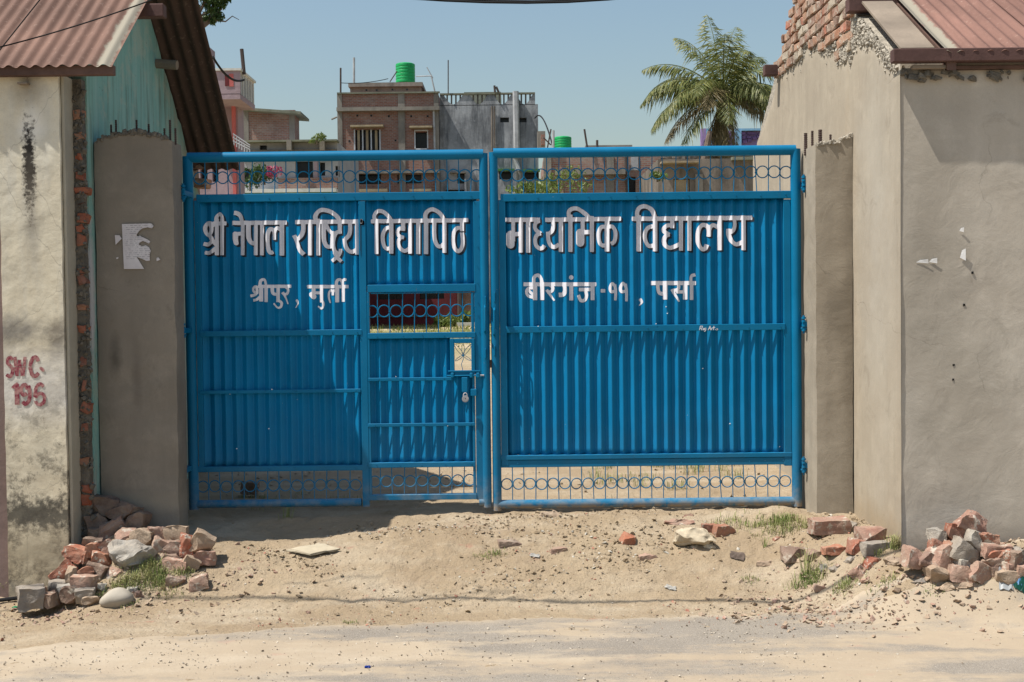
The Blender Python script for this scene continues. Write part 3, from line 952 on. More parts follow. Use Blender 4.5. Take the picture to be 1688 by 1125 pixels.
# bevelled board lying along the slope
A = at(1436, 22, 9.40); B = at(1478, 75, 8.52)
d = (A-B); 
mb = MB()
c0 = Vector((2.60, 8.50, fz(8.5)+.10)); c1 = Vector((2.60, 9.43, fz(9.43)+.10))
n_ = Vector((0, -.57, 1)).normalized()*.016
w_ = Vector((.225, 0, 0))
mb.raw([c0, c0+w_, c1+w_, c1, c0-n_, c0+w_-n_, c1+w_-n_, c1-n_], [(0,1,2,3),(7,6,5,4),(0,4,5,1),(1,5,6,2),(2,6,7,3),(3,7,4,0)])
mb.build('board', WOODP, rb)
_p = at(1560, 90, 8.345); _q = at_x(1470, -5, _p.x); _ms = (_q.z-_p.z)/(_q.y-_p.y)
for k, (a_, b_) in enumerate([(_p.x,3.62),(3.55,4.4),(4.32,5.2),(5.1,6.0),(5.9,7.2)]):
    roof_sheet(a_, b_, (8.345, _p.z+.005), (11.2, _p.z+_ms*2.855), .095, .011, .0022*k+.012, n_along=10, seed=40+k).build('roof_sheet', M['roof_r'], rb, True)
# paper scraps stuck on the grey wall
PAPER = varied('torn white paper', (.72,.71,.69), .9, 1.05, 20, .8, .1)
root = empty('paper_scraps', (at(1545, 430, RY).x, RY-.01, at(1545, 430, RY).z))
tag(root, 'curled white scraps of a torn off poster on the grey right wall', 'paper')
for (x, y, w, h, tilt) in [(1521,431,20,7,.1),(1539,430,13,9,-.2),(1588,420,9,20,.2),(1586,379,7,8,.2)]:
    p = at(x, y, RY-.015); s_ = RY/2100; mb = MB()
    w_, h_ = w*s_/2, h*s_/2
    mb.raw([(p.x-w_, RY-.003, p.z-h_*.5), (p.x+w_, RY-.009, p.z-h_), (p.x+w_*.9, RY-.013, p.z+h_), (p.x-w_*.3, RY-.006, p.z+h_*.7),
            (p.x-w_, RY-.004, p.z-h_*.5), (p.x+w_, RY-.010, p.z-h_), (p.x+w_*.9, RY-.014, p.z+h_), (p.x-w_*.3, RY-.007, p.z+h_*.7)], [(0,1,2,3),(7,6,5,4),(0,4,5,1),(1,5,6,2),(2,6,7,3),(3,7,4,0)])
    mb.build('scrap', PAPER, root)
mb = MB()
for (x, y) in [(1603,450),(1589,503),(1572,602),(1571,626)]:
    p = at(x, y, RY)
    mb.bm(brick_mesh(.014,.006,.014,x,.003), Matrix.Translation((p.x, RY, p.z)))
tag(mb.build('nail_holes', M['dark_hole'], rb), kind='stuff')
# ================================================================== THE GATE
GY = 10.0
PITCHC = .0868
AMPC = .0138
SHEETY = 10.020
def sheet_y(x, z, x0=0.0):
    """front surface of the corrugated sheets at (x, z)"""
    ph = 2*math.pi*(x-x0)/PITCHC
    ph = ph + .25*np.sin(x*3.1+1)
    w = AMPC*(np.cos(ph) + .11*np.cos(3*ph))
    dent = .0035*np.sin(x*7+z*3)*np.sin(z*4.1+x*2) + .006*vnoise(x*5, z*4, 71) + .003*vnoise(x*11, z*13, 73)
    return SHEETY - w + dent

def gx(px, py=560): return at(px, py, GY).x
def gz(px, py): return at(px, py, GY).z

def sheet_panel(px0, py0, px1, py1, name, parent, mat, off=0.0, x_dent=None):
    """corrugated sheet filling a photo rectangle of the gate plane"""
    x0, x1 = gx(px0, (py0+py1)/2), gx(px1, (py0+py1)/2)
    z1, z0 = gz((px0+px1)/2, py0), gz((px0+px1)/2, py1)
    nx = int((x1-x0)/PITCHC*20)+2; nz = max(2, int((z1-z0)/.05))
    xs_ = np.linspace(x0, x1, nx); zs_ = np.linspace(z0, z1, nz)
    X, Z = np.meshgrid(xs_, zs_)
    Y = sheet_y(X, Z) + off
    if x_dent is not None:
        for (cx, cz, r, a) in x_dent: Y = Y + a*np.exp(-(((X-cx)/r)**2+((Z-cz)/(r*1.2))**2))
    vs = np.concatenate([np.stack([X.ravel(), Y.ravel(), Z.ravel()], 1), np.stack([X.ravel(), Y.ravel()+.0015, Z.ravel()], 1)])
    i = np.arange(nx*nz).reshape(nz, nx)
    q = np.stack([i[:-1,:-1].ravel(), i[:-1,1:].ravel(), i[1:,1:].ravel(), i[1:,:-1].ravel()], 1)
    N = nx*nz
    qb = q[:, ::-1] + N
    rim = []
    for a, b in zip(i[0,:-1], i[0,1:]): rim.append((b, a, a+N, b+N))
    for a, b in zip(i[-1,:-1], i[-1,1:]): rim.append((a, b, b+N, a+N))
    for a, b in zip(i[:-1,0], i[1:,0]): rim.append((a, b, b+N, a+N))
    for a, b in zip(i[:-1,-1], i[1:,-1]): rim.append((b, a, a+N, b+N))
    me = bpy.data.meshes.new(name)
    o3 = np.array([(x0+x1)/2, SHEETY, z0])
    me.from_pydata((vs-o3).tolist(), [], q.tolist()+qb.tolist()+[tuple(int(v) for v in r) for r in rim])
    me.materials.append(mat)
    me.polygons.foreach_set('use_smooth', [True]*len(me.polygons))
    me.update()
    return link(name, me, tuple(o3), parent)

def flat(px0, py0, px1, py1, y0, y1, name, parent, mat=None, b=.003):
    """bar of rectangular section between photo points, front at y0"""
    x0, x1 = gx(px0, (py0+py1)/2), gx(px1, (py0+py1)/2)
    z1, z0 = gz((px0+px1)/2, py0), gz((px0+px1)/2, py1)
    mb = MB(); mb.bbox(x0, x1, y0, y1, z0, z1, b)
    return mb.build(name, mat or M['bluefr'], parent)

left_leaf = empty('gate_leaf', (gx(314), GY, .0))
tag(left_leaf, 'left blue leaf of the iron school gate, white lettering, with a wicket door in it', 'gate')
right_leaf = empty('gate_leaf', (gx(1312), GY, .0))
tag(right_leaf, 'right blue leaf of the iron school gate, unbroken corrugated panel with white lettering', 'gate')

R = .040
def tube_frame(parent, xl, xr, zt, zb):
    mb = MB()
    ring = [(xl, GY, zb), (xl, GY, zt)]
    for nm, a, b in (('hinge_stile', (xl, GY, zb-R*.9), (xl, GY, zt+R*.9)), ('frame_tube', (xl+R*.7, GY, zt), (xr-R*.7, GY, zt)),
                     ('meeting_stile', (xr, GY, zb-R*.9), (xr, GY, zt+R*.9)), ('frame_tube', (xl+R*.7, GY, zb), (xr-R*.7, GY, zb))):
        m_ = MB(); a = Vector(a); b = Vector(b); n = 12
        pts = [a+(b-a)*k/n+Vector((0, .0, 0)) for k in range(n+1)]
        rr = [R*(1+.02*mnoise.noise(p*5)) for p in pts]
        m_.tube(pts, rr, 20)
        m_.build(nm, M['bluefr'], parent, True)
# left leaf frame
xl = gx(314.5, 540); xr = gx(800, 540); zt = gz(560, 257.5); zb = gz(450, 830)
m_ = MB(); m_.tube([(xl, GY, zb-R), (xl, GY, zt+R*.2)], R, 20); m_.build('hinge_stile', M['bluefr'], left_leaf, True)
m_ = MB(); m_.tube([(xl, GY+.001, zt), (xr, GY+.001, zt)], R, 20); m_.build('top_tube', M['bluefr'], left_leaf, True)
m_ = MB(); m_.tube([(xr, GY, zb-R*1.2), (xr, GY, zt+R*.2)], R*.86, 20); m_.build('meeting_stile', M['bluefr'], left_leaf, True)
m_ = MB(); m_.tube([(xl, GY+.001, zb), (gx(596, 830), GY+.001, zb)], R*.8, 20); m_.build('bottom_tube', M['bluefr'], left_leaf, True)
m_ = MB(); m_.tube([(gx(790, 830), GY+.001, zb-.01), (xr, GY+.001, zb-.01)], R*.7, 16); m_.build('bottom_tube', M['bluefr'], left_leaf, True)
# right leaf frame
xl2 = gx(816.5, 540); xr2 = gx(1312.5, 540); zt2 = gz(1060, 250.5); zb2 = gz(1060, 829)
m_ = MB(); m_.tube([(xl2, GY, zb2-R*1.2), (xl2, GY, zt2+R*.2)], R*.86, 20); m_.build('meeting_stile', M['bluefr'], right_leaf, True)
m_ = MB(); m_.tube([(xl2, GY+.001, zt2), (xr2, GY+.001, zt2)], R, 20); m_.build('top_tube', M['bluefr'], right_leaf, True)
m_ = MB(); m_.tube([(xr2, GY, zb2-R), (xr2, GY, zt2+R*.2)], R, 20); m_.build('hinge_stile', M['bluefr'], right_leaf, True)
m_ = MB(); m_.tube([(xl2, GY+.001, zb2), (xr2, GY+.001, zb2)], R*.88, 20); m_.build('bottom_tube', M['bluefr'], right_leaf, True)

F0, F1 = 9.988, 10.04
# left leaf rails and posts
flat(324, 318.5, 793, 331.5, F0, F1, 'rail', left_leaf)
flat(324, 331, 333, 776, F0+.004, F1, 'side_strip', left_leaf)
flat(594.5, 332, 606, 836, F0+.001, F1, 'wicket_post', left_leaf)
flat(783, 332, 794.5, 824, F0+.002, F1, 'side_strip', left_leaf)
flat(330, 544.5, 597, 554, F0-.002, F0+.01, 'rail', left_leaf)
flat(330, 642.5, 595, 648.5, F0-.002, F0+.01, 'rail', left_leaf)
flat(324, 768, 606, 777, F0-.001, F1, 'rail', left_leaf)
flat(606, 469, 784, 481.5, F0-.001, F1, 'rail', left_leaf)
# right leaf rails
flat(825, 317.5, 1305, 330, F0, F1, 'rail', right_leaf)
flat(824, 330, 835.5, 768, F0+.003, F1, 'side_strip', right_leaf)
flat(1292, 329, 1304, 768, F0+.004, F1, 'side_strip', right_leaf)
flat(834, 536, 1294, 546.5, F0-.002, F0+.01, 'rail', right_leaf)
flat(825, 748.5, 1305, 756, F0-.0, F1, 'rail', right_leaf)
flat(825, 756.5, 1305, 768.5, F0+.007, F1+.003, 'rail', right_leaf)
# corrugated sheets
sheet_panel(331, 330, 400, 770, 'corrugated_sheet', left_leaf, M['blue'], .0012)
sheet_panel(394, 330, 596, 770, 'corrugated_sheet', left_leaf, M['blue'], 0,
            x_dent=[(gx(535), gz(535, 560), .05, -.006), (gx(545), gz(545, 700), .06, .008), (gx(500), gz(500, 660), .05, .006)])
dents = [(gx(670), gz(670,425), .028, .010), (gx(690), gz(690,430), .022, -.009), (gx(748), gz(748,440), .03, -.010), (gx(745), gz(745,455), .03, .009), (gx(640), gz(640,428), .02, .008), (gx(700), gz(700,452), .03,-.006)]
sheet_panel(603, 330, 786, 471, 'corrugated_sheet', left_leaf, M['blue'], 0, x_dent=dents)
sheet_panel(834, 328, 1025, 750, 'corrugated_sheet', right_leaf, M['blue'], .0)
sheet_panel(1020, 328, 1108, 750, 'corrugated_sheet', right_leaf, M['blue'], -.0008)
sheet_panel(1104, 328, 1294, 750, 'corrugated_sheet', right_leaf, M['blue'], .001,
            x_dent=[(gx(1110), gz(1110,450), .03, .006)])
# wicket door with its own frame, panel and grilles
wd = empty('wicket_door', (gx(606), GY, gz(606, 823)))
wd.parent = left_leaf; wd.location = WORLD_LOC[wd.name]-WORLD_LOC[left_leaf.name]
W0 = F0-.004
flat(607, 482, 611, 823, W0+.006, F1, 'stile', wd)
flat(778.5, 482, 783, 823, W0+.006, F1, 'stile', wd)
flat(611, 482, 778.5, 484, W0+.006, F1, 'door_rail', wd)
flat(606.5, 548.5, 784, 558, W0, F1, 'door_rail', wd)
flat(607, 622.5, 745, 628, W0, W0+.01, 'door_rail', wd)
flat(607, 697.5, 784, 703, W0, W0+.01, 'door_rail', wd)
flat(607, 762, 784, 770.5, W0, F1, 'door_rail', wd)
flat(607, 815, 786, 824, W0, F1+.01, 'door_rail', wd)
sheet_panel(610, 557, 743, 764, 'corrugated_sheet', wd, M['blue'])
sheet_panel(743.2, 617, 781, 764, 'corrugated_sheet', wd, M['blue'])
flat(742, 558.5, 749, 617, W0-.004, F1, 'window_frame', wd)
flat(777, 558.5, 783, 617, W0-.004, F1, 'window_frame', wd)
flat(749, 558.5, 777, 566, W0-.004, F1, 'window_frame', wd)
flat(749, 611, 777, 617, W0-.004, F1, 'window_frame', wd)
# iron flower in the little window
wx, wz = gx(763.5, 586), gz(763.5, 586); sx = GY/2100
def petal(a, L, w):
    pts = []
    for k in range(13):
        u = k/12*2*math.pi
        r_ = L*(1-math.cos(u))/2; s_ = w*math.sin(u)
        pts.append((wx+(r_*math.cos(a)-s_*math.sin(a))*sx, 10.0, wz+(r_*math.sin(a)+s_*math.cos(a))*sx))
    return pts
for a, L, w in ((math.pi/2, 19, 2.2), (math.radians(52), 23, 2.6), (math.radians(128), 23, 2.6), (math.radians(-35), 16, 1.7), (math.radians(215), 16, 1.7)):
    m_ = MB(); m_.tube(petal(a, L, w), .0022, 6, closed=False); m_.build('flower_petal', M['bluefr'], wd, True)
m_ = MB(); m_.tube([(wx, 10, wz), (wx+.001, 10, wz-.03), (wx-.015, 10, wz-.07), (wx-.004, 10, wz-.12)], .0025, 6); m_.build('flower_stem', M['bluefr'], wd, True)
m_ = MB(); m_.tube([(wx, 9.992, wz), (wx, 10.006, wz)], .009, 10); m_.build('flower_hub', M['bluefr'], wd, True)
# sliding bolt and hasp
zb_ = gz(768, 619)
m_ = MB(); m_.tube([(gx(737, 619), W0-.014, zb_), (gx(797, 619), W0-.014, zb_)], .006, 10); m_.build('sliding_bolt', M['bluefr'], wd, True)
m_ = MB(); m_.tube([(gx(792, 619), W0-.014, zb_), (gx(798, 619), W0-.014, zb_)], .0068, 10); m_.build('bolt_tip', M['steel'], wd, True)
for x in (746, 777, 788):
    flat(x-2.5, 614.5, x+2.5, 622.5, W0-.024, W0-.004, 'bolt_keeper', wd, b=.004)
flat(739, 610.5, 792, 613, W0-.012, W0-.003, 'bolt_plate', wd, b=.002)
flat(761.5, 622, 771, 646, W0-.026, W0-.018, 'hasp', wd, b=.003)
flat(776, 641, 786, 652.5, W0-.02, W0-.002, 'staple_plate', wd, b=.003)
# padlock: hangs on the hasp, its own thing
px_, pz_ = gx(767.5, 658), gz(767.5, 657)
pl = empty('padlock', (px_, W0-.034, pz_-.03))
tag(pl, 'small round steel padlock hanging on the wicket door hasp', 'padlock')
m_ = MB(); m_.tube([(px_, W0-.044, pz_), (px_, W0-.024, pz_)], .0265, 24)
m_.tube([(px_, W0-.0455, pz_), (px_, W0-.043, pz_)], .021, 24); m_.build('lock_body', M['steel'], pl)
m_ = MB(); m_.tube([(px_, W0-.0465, pz_+.003), (px_, W0-.0455, pz_+.003)], .0035, 10); m_.build('keyhole', M['dark_hole'], pl)
m_ = MB(); pts = [(px_+.015*math.cos(a), W0-.034, pz_+.024+.022*math.sin(a)) for a in np.linspace(-.3, math.pi+.3, 12)]
m_.tube(pts, .0042, 8); m_.build('shackle', M['steel'], pl, True)

# grilles: bars and rings
def grille(parent, px0, px1, n, pyc, py0, py1, r, off=0, skip_end=False, wob=.6):
    bar0 = None; ring0 = None
    step = (px1-px0)/n
    for k in range(n):
        pcx = px0+step*(k+.5)
        pyk = pyc + rnd.uniform(-wob, wob)
        c0 = at(pcx, pyk + (-.0115*(pcx-(px0+px1)/2)), GY)
        if ring0 is None:
            m_ = MB(); rr = r*GY/2100
            m_.tube([(math.cos(a)*rr, 0, math.sin(a)*rr) for a in np.linspace(0, 2*math.pi, 25)[:-1]], .0046, 6, closed=True)
            ring0 = m_.build('ring', M['bluefr'], parent, True, origin=(0,0,0))
            ring0.location = Vector((c0.x, GY+.002, c0.z))-WORLD_LOC[parent.name]
        else:
            share(ring0, (c0.x, GY+.002, c0.z), parent, 'ring', rot=(rnd.uniform(-.12,.12), rnd.random()*6, rnd.uniform(-.15,.15)))
        if k < n-1:
            pbx = px0+step*(k+1)
            tl = -.0115*(pbx-(px0+px1)/2)
            b0 = at(pbx, py1+1+tl, GY); b1 = at(pbx, py0-1+tl, GY)
            h_ = b1.z-b0.z
            if bar0 is None:
                m_ = MB(); m_.tube([(0,0,0),(0,0,h_/2),(0,0,h_)], .0038, 6)
                m_.tube([(0,-.005,h_-(pyc-py0+1)*GY/2100),(0,.009,h_-(pyc-py0+1)*GY/2100)], .0065, 6)
                bar0 = m_.build('bar', M['bluefr'], parent, False, origin=(0,0,0))
                bar0.location = Vector((b0.x, GY, b0.z))-WORLD_LOC[parent.name]
            else:
                share(bar0, (b0.x, GY, b0.z), parent, 'bar', rot=(0, rnd.gauss(0, .022), 0))
grille(left_leaf, 319.5, 795, 25, 291.5, 266, 318.5, 9.6)
grille(right_leaf, 825, 1305, 25, 286.5, 259, 318, 9.6)
grille(left_leaf, 325, 596, 14, 801, 777, 824, 9.2)
grille(right_leaf, 826, 1304, 25, 796, 768, 822, 8.9)
grille(wd, 603, 783, 9.45 and 9, 513, 483, 549, 9.6)
grille(wd, 608, 784, 9, 793, 770, 815, 9.2)

# handles on the meeting stiles, drop bolt, hinges
for leaf, x, y in ((left_leaf, 800, 530), (right_leaf, 815, 535)):
    m_ = MB(); a = at(x, y-26, GY); b = at(x, y+18, GY)
    m_.tube([(a.x, GY-.035, a.z), (a.x, GY-.075, a.z-.015), (a.x, GY-.08, (a.z+b.z)/2), (b.x, GY-.075, b.z+.015), (b.x, GY-.035, b.z)], .009, 8)
    m_.build('handle', M['bluefr'], leaf, True)
for leaf, x0_, ys_ in ((left_leaf, 800.5, (497, 583)), (right_leaf, 815.5, (490, 578))):
    for y in ys_:
        a = at(x0_, y, GY); m_ = MB()
        m_.bbox(a.x-.006, a.x+.006, GY-.075, GY-.02, a.z-.04, a.z+.04, .004)
        m_.build('lock_lug', M['bluefr'], leaf)
m_ = MB(); a = at(809, 600, GY); m_.bbox(a.x-.009, a.x+.009, GY-.02, GY+.03, a.z-.03, a.z+.03, .002); m_.build('lock_tongue', REBAR, left_leaf)
for leaf, x, ys_, sg in ((left_leaf, 302, (318, 546, 778), -1), (right_leaf, 1325, (303, 535, 768), 1)):
    for y in ys_:
        a = at(x, y, 9.74 if sg < 0 else 9.9); hb = at(x, y, GY); a.y = a.y-.01; GYS = GY; GY = a.y; m_ = MB(); m_.bbox(min(a.x, hb.x), max(a.x, hb.x)+.012, a.y, 10.0, a.z-.02, a.z+.02, .003)
        m_.tube([(a.x, GY+.01, a.z-.07), (a.x, GY+.01, a.z+.07)], .0085, 8)
        for dz in (-.045, -.01, .025, .05):
            m_.tube([(a.x, GY+.01, a.z+dz-.008), (a.x, GY+.01, a.z+dz+.008)], .017, 10)
        m_.bbox(a.x-.02, a.x+.02, GY+.0, GY+.03, a.z-.04, a.z-.025, .002)
        m_.build('hinge', M['bluefr'], leaf); GY = GYS
# rivet heads
for leaf, rows in ((left_leaf, [(340,590,549.5,7,0), (340,590,645.5,6,0), (345,780,325,10,0), (345,590,772,6,0)]),
                   (right_leaf, [(850,1290,541.5,9,0), (845,1295,324,12,0), (850,1290,762,9,0)]),
                   (wd, [(625,770,553,5,0), (625,735,625,4,0), (620,775,700,5,0), (620,775,766,5,0)])):
    m_ = MB()
    for (x0_, x1_, y, n, _) in rows:
        for k in range(n):
            px = x0_+(x1_-x0_)*k/(n-1)+rnd.uniform(-4,4); p = at(px, y-.0115*(px-(x0_+x1_)/2)+rnd.uniform(-1,1), GY)
            m_.tube([(p.x, W0-.006, p.z), (p.x, W0+.004, p.z)], rnd.uniform(.0035,.0055), 6)
    for k in range(14):
        px = {left_leaf.name: 788.5, right_leaf.name: 829.5}.get(leaf.name)
        if px:
            p = at(px+rnd.uniform(-2,2), 350+k*29+rnd.uniform(-6,6), GY)
            m_.tube([(p.x, F0-.003, p.z), (p.x, F0+.006, p.z)], rnd.uniform(.003,.005), 6)
    tag(m_.build('rivets', M['bluefr'], leaf), kind='stuff')
FLECK = varied('paint fleck', (.75,.80,.85), .9, 1.05)
for leaf, pts in ((left_leaf, [(378,650),(449,642),(443,707),(390,740)]), (right_leaf, [(1159,608),(1204,699),(1286,737),(887,538),(1081,534),(1098,506),(1100,517)]), (wd, [(653,621),(738,702)])):
    m_ = MB()
    for (px, py) in pts:
        p = at(px, py, GY); yy = float(sheet_y(p.x, p.z))-.004
        if py in (642, 538, 534, 621, 702): yy = F0-.006
        m_.bm(brick_mesh(.008, .002, .007, px, .002), Matrix.Translation((p.x, yy, p.z)))
    tag(m_.build('paint_flecks', FLECK, leaf), kind='stuff')

# ================================================================== LETTERING (brush strokes laid on the sheets)
def catmull(pts, k=6):
    if len(pts) < 3: return pts
    P = [pts[0]]+list(pts)+[pts[-1]]; out = []
    for i in range(1, len(P)-2):
        for j in range(k):
            t_ = j/k
            out.append(tuple(.5*((2*P[i][c])+(-P[i-1][c]+P[i+1][c])*t_+(2*P[i-1][c]-5*P[i][c]+4*P[i+1][c]-P[i+2][c])*t_*t_+(-P[i-1][c]+3*P[i][c]-3*P[i+1][c]+P[i+2][c])*t_**3) for c in (0,1)))
    out.append(pts[-1]); return out

def stroke_field(strokes, x0, y0, x1, y1, res):
    """signed distance (photo pixels) of the union of strokes on a grid"""
    nx = int((x1-x0)/res)+1; ny = int((y1-y0)/res)+1
    gx_ = x0+np.arange(nx)*res; gy_ = y0+np.arange(ny)*res
    D = np.full((ny, nx), 9.0)
    for (pts, w, caps) in strokes:
        ws = w if isinstance(w, (list, tuple)) else (w, w)
        q = np.array(pts); pad = max(ws)+3
        i0 = max(0, int((q[:,0].min()-pad-x0)/res)); i1 = min(nx, int((q[:,0].max()+pad-x0)/res)+2)
        j0 = max(0, int((q[:,1].min()-pad-y0)/res)); j1 = min(ny, int((q[:,1].max()+pad-y0)/res)+2)
        if i1 <= i0 or j1 <= j0: continue
        GX, GYY = np.meshgrid(gx_[i0:i1], gy_[j0:j1])
        d = np.full(GX.shape, 9.0); n = len(q)-1
        if n == 0:
            d = np.hypot(GX-q[0,0], GYY-q[0,1])-ws[0]/2
        for k in range(n):
            a, b = q[k], q[k+1]; ab = b-a; L2 = (ab**2).sum()+1e-9
            t_ = np.clip(((GX-a[0])*ab[0]+(GYY-a[1])*ab[1])/L2, 0, 1)
            wk = (ws[0]+(ws[1]-ws[0])*(k+t_)/n)/2
            d = np.minimum(d, np.hypot(GX-a[0]-ab[0]*t_, GYY-a[1]-ab[1]*t_)-wk)
        if n > 0 and caps:
            for (e, f, wd_) in ((q[0], q[1], ws[0]), (q[-1], q[-2], ws[1])):
                dr = (e-f)/np.hypot(*(e-f))
                over = (GX-e[0])*dr[0]+(GYY-e[1])*dr[1]
                near = np.hypot(GX-e[0], GYY-e[1]) < wd_*.9
                d = np.where(near & (over > 0), np.maximum(d, over), d)
        D[j0:j1, i0:i1] = np.minimum(D[j0:j1, i0:i1], d)
    return D, x0, y0, res

def letters(field, name, mat, parent, surf, plane_y, cut=0.0):
    D, x0, y0, res = field
    ny, nx = D.shape
    vs = []; fs = []
    full = (D[:-1,:-1] < cut) & (D[:-1,1:] < cut) & (D[1:,:-1] < cut) & (D[1:,1:] < cut)
    anyc = (D[:-1,:-1] < cut) | (D[:-1,1:] < cut) | (D[1:,:-1] < cut) | (D[1:,1:] < cut)
    part = anyc & ~full
    def add(poly):
        n = len(vs); vs.extend(poly); fs.append(tuple(range(n, n+len(poly))))
    # full cells: merge down columns in runs of up to 8
    for i in range(nx-1):
        j = 0; colf = full[:, i]
        while j < ny-1:
            if colf[j]:
                k = j
                while k < ny-1 and colf[k] and k-j < 8: k += 1
                add([(i, j), (i, k), (i+1, k), (i+1, j)]); j = k
            else: j += 1
    jj, ii = np.nonzero(part)
    for j, i in zip(jj, ii):
        cs = [(i, j), (i, j+1), (i+1, j+1), (i+1, j)]
        ds = [D[j, i]-cut, D[j+1, i]-cut, D[j+1, i+1]-cut, D[j, i+1]-cut]
        poly = []
        for k in range(4):
            a, b = ds[k], ds[(k+1) % 4]
            if a < 0: poly.append(cs[k])
            if (a < 0) != (b < 0):
                t_ = a/(a-b); p, q = cs[k], cs[(k+1) % 4]
                poly.append((p[0]+(q[0]-p[0])*t_, p[1]+(q[1]-p[1])*t_))
        if len(poly) >= 3: add(poly)
    if not vs: return None
    P = np.array(vs, float)
    px = x0+P[:,0]*res; py = y0+P[:,1]*res
    # sight line to plane
    c_ = np.stack([(px-844)/FPX, -(py-562.5)/FPX, -np.ones(len(px))], 1) @ np.array(CAM_R).T
    X = c_[:,0]/c_[:,1]*plane_y; Z = EYE+c_[:,2]/c_[:,1]*plane_y
    Y = surf(X, Z)
    V = np.stack([X, Y, Z], 1); o3 = V.mean(0)
    me = bpy.data.meshes.new(name); me.from_pydata((V-o3).tolist(), [], fs); me.materials.append(mat); me.update()
    return link(name, me, tuple(o3), parent)

def crop(ox, oy, s):
    def f(pts, w, caps=True, smooth=None):
        p = [(ox+x/s, oy+y/s) for x, y in pts]
        if smooth is None: smooth = len(p) > 2
        if smooth: p = catmull(p)
        ws = tuple(k/s for k in w) if isinstance(w, tuple) else w/s
        return (p, ws, caps)
    return f
def V(x, y0, y1): return [(x, y0), (x, y1)]
c1 = crop(320, 335, 5.82)
word1 = [  # sri
 c1([(190,225),(165,198),(128,192),(103,225),(102,262),(120,300),(150,318)], 36), c1([(140,192),(163,235),(160,275),(148,312),(168,345),(158,378),(125,397),(88,390)], 38),
 c1([(150,330),(178,362),(205,400)], 34), c1([(215,420),(180,455),(140,478),(98,474)], 36), c1(V(212,150,500), 36), c1(V(265,150,500), 38),
 c1([(206,190),(208,135),(238,103),(263,130),(264,190)], 33), c1([(176,196),(302,194)], 38),
 # nepal
 c1([(366,190),(884,186)], 40), c1([(382,93),(412,100),(440,128),(458,190)], 42), c1(V(461,170,500), 42), c1([(380,300),(460,288)], 36), c1([(392,300),(392,345),(400,385)], (52,40), False),
 c1([(515,190),(515,290),(522,345),(545,380),(590,388)], 40), c1(V(588,190,500), 38), c1(V(645,190,500), 38),
 c1([(752,468),(728,476),(710,440),(702,370),(706,290),(728,248),(757,262),(765,300),(765,352)], 36), c1([(763,300),(775,260),(800,240),(838,262)], 36), c1(V(838,190,502), 40)]
word2 = [ # rashtriya
 c1([(963,182),(1614,176)], 40), c1([(1042,185),(1044,250),(1030,305),(1000,340),(985,345)], 38), c1([(955,308),(975,350),(992,400),(1015,455),(1050,492)], 40),
 c1(V(1111,180,502), 42), c1(V(1187,150,502), 40), c1([(1176,190),(1158,130),(1190,78),(1245,66),(1310,85),(1370,130),(1402,190)], 40),
 c1([(1243,190),(1242,300),(1248,370),(1272,415),(1320,415)], 38), c1([(1258,200),(1290,260),(1335,300)], 34), c1([(1330,270),(1320,350),(1318,430)], 34),
 c1(V(1393,185,292), 38), c1([(1408,277),(1368,280),(1343,320),(1333,390),(1345,455),(1378,485)], 36), c1([(1400,440),(1395,480),(1365,520),(1322,558)], 34), c1([(1345,470),(1370,520),(1408,560)], 34),
 c1([(1492,185),(1493,260),(1480,310),(1450,345)], 38), c1([(1440,340),(1448,400),(1472,450),(1510,468),(1555,448)], 38), c1(V(1565,180,492), 42)]
c2 = crop(590, 335, 8.038)
word3 = [ # vidyapith
 c2([(-8,240),(62,240)], 52), 
 c2([(170,240),(1462,226)], 54), c2(V(245,230,674), 54), c2([(225,240),(213,170),(245,118),(300,104),(355,130),(410,185),(440,240)], 52),
 c2(V(440,220,670), 54), c2([(440,322),(370,335),(332,400),(325,480),(345,570),(385,605),(440,590)], 50),
 c2(V(596,240,366), 52), c2([(620,338),(560,335),(525,370),(530,420),(565,447),(606,455)], 48), c2([(565,452),(535,500),(540,560),(575,615),(625,632),(690,590)], 50), c2(V(690,240,668), 54),
 c2(V(795,235,672), 56), c2(V(900,200,676), 56), c2([(895,240),(893,150),(930,98),(985,83),(1050,108),(1105,160),(1142,230)], 54),
 c2([(1012,240),(1010,400),(1022,500),(1055,565),(1100,570),(1145,530)], 52), c2(V(1145,220,658), 54),
 c2(V(1377,230,372), 54), c2([(1377,345),(1322,330),(1275,380),(1260,480),(1275,580),(1320,638),(1365,610),(1386,540),(1385,450),(1375,385)], 52)]
c3 = crop(820, 325, 7.673)
word4 = [ # madhyamik
 c3([(103,290),(538,285)], 54), c3(V(200,290,560), 48), c3([(165,478),(165,600)], 104, False), c3([(165,470),(296,466)], 54), c3(V(296,290,702), 54), c3(V(388,290,702), 54),
 c3([(535,300),(492,318),(474,370),(488,415),(547,462)], 50), c3([(548,460),(500,480),(478,540),(490,610),(535,650),(575,640),(592,612)], 50),
 c3([(605,288),(1562,274)], 54), c3([(702,290),(706,370),(690,430),(640,470)], 50), c3([(640,440),(644,530),(668,600),(715,634),(780,600)], 50), c3(V(803,290,692), 54),
 c3(V(925,220,692), 54), c3([(908,270),(903,195),(930,155),(975,143),(1030,155),(1100,200),(1170,270)], 52),
 c3(V(1080,280,460), 50), c3([(1048,455),(1048,575)], 106, False), c3([(1060,446),(1195,442)], 54), c3(V(1197,240,694), 54),
 c3(V(1388,280,686), 56), c3([(1388,375),(1320,378),(1287,430),(1280,500),(1295,580),(1330,612),(1388,606)], 50), c3([(1388,380),(1455,375),(1492,430),(1494,510),(1475,570),(1438,592)], 50)]
c4 = crop(1030, 325, 7.339)
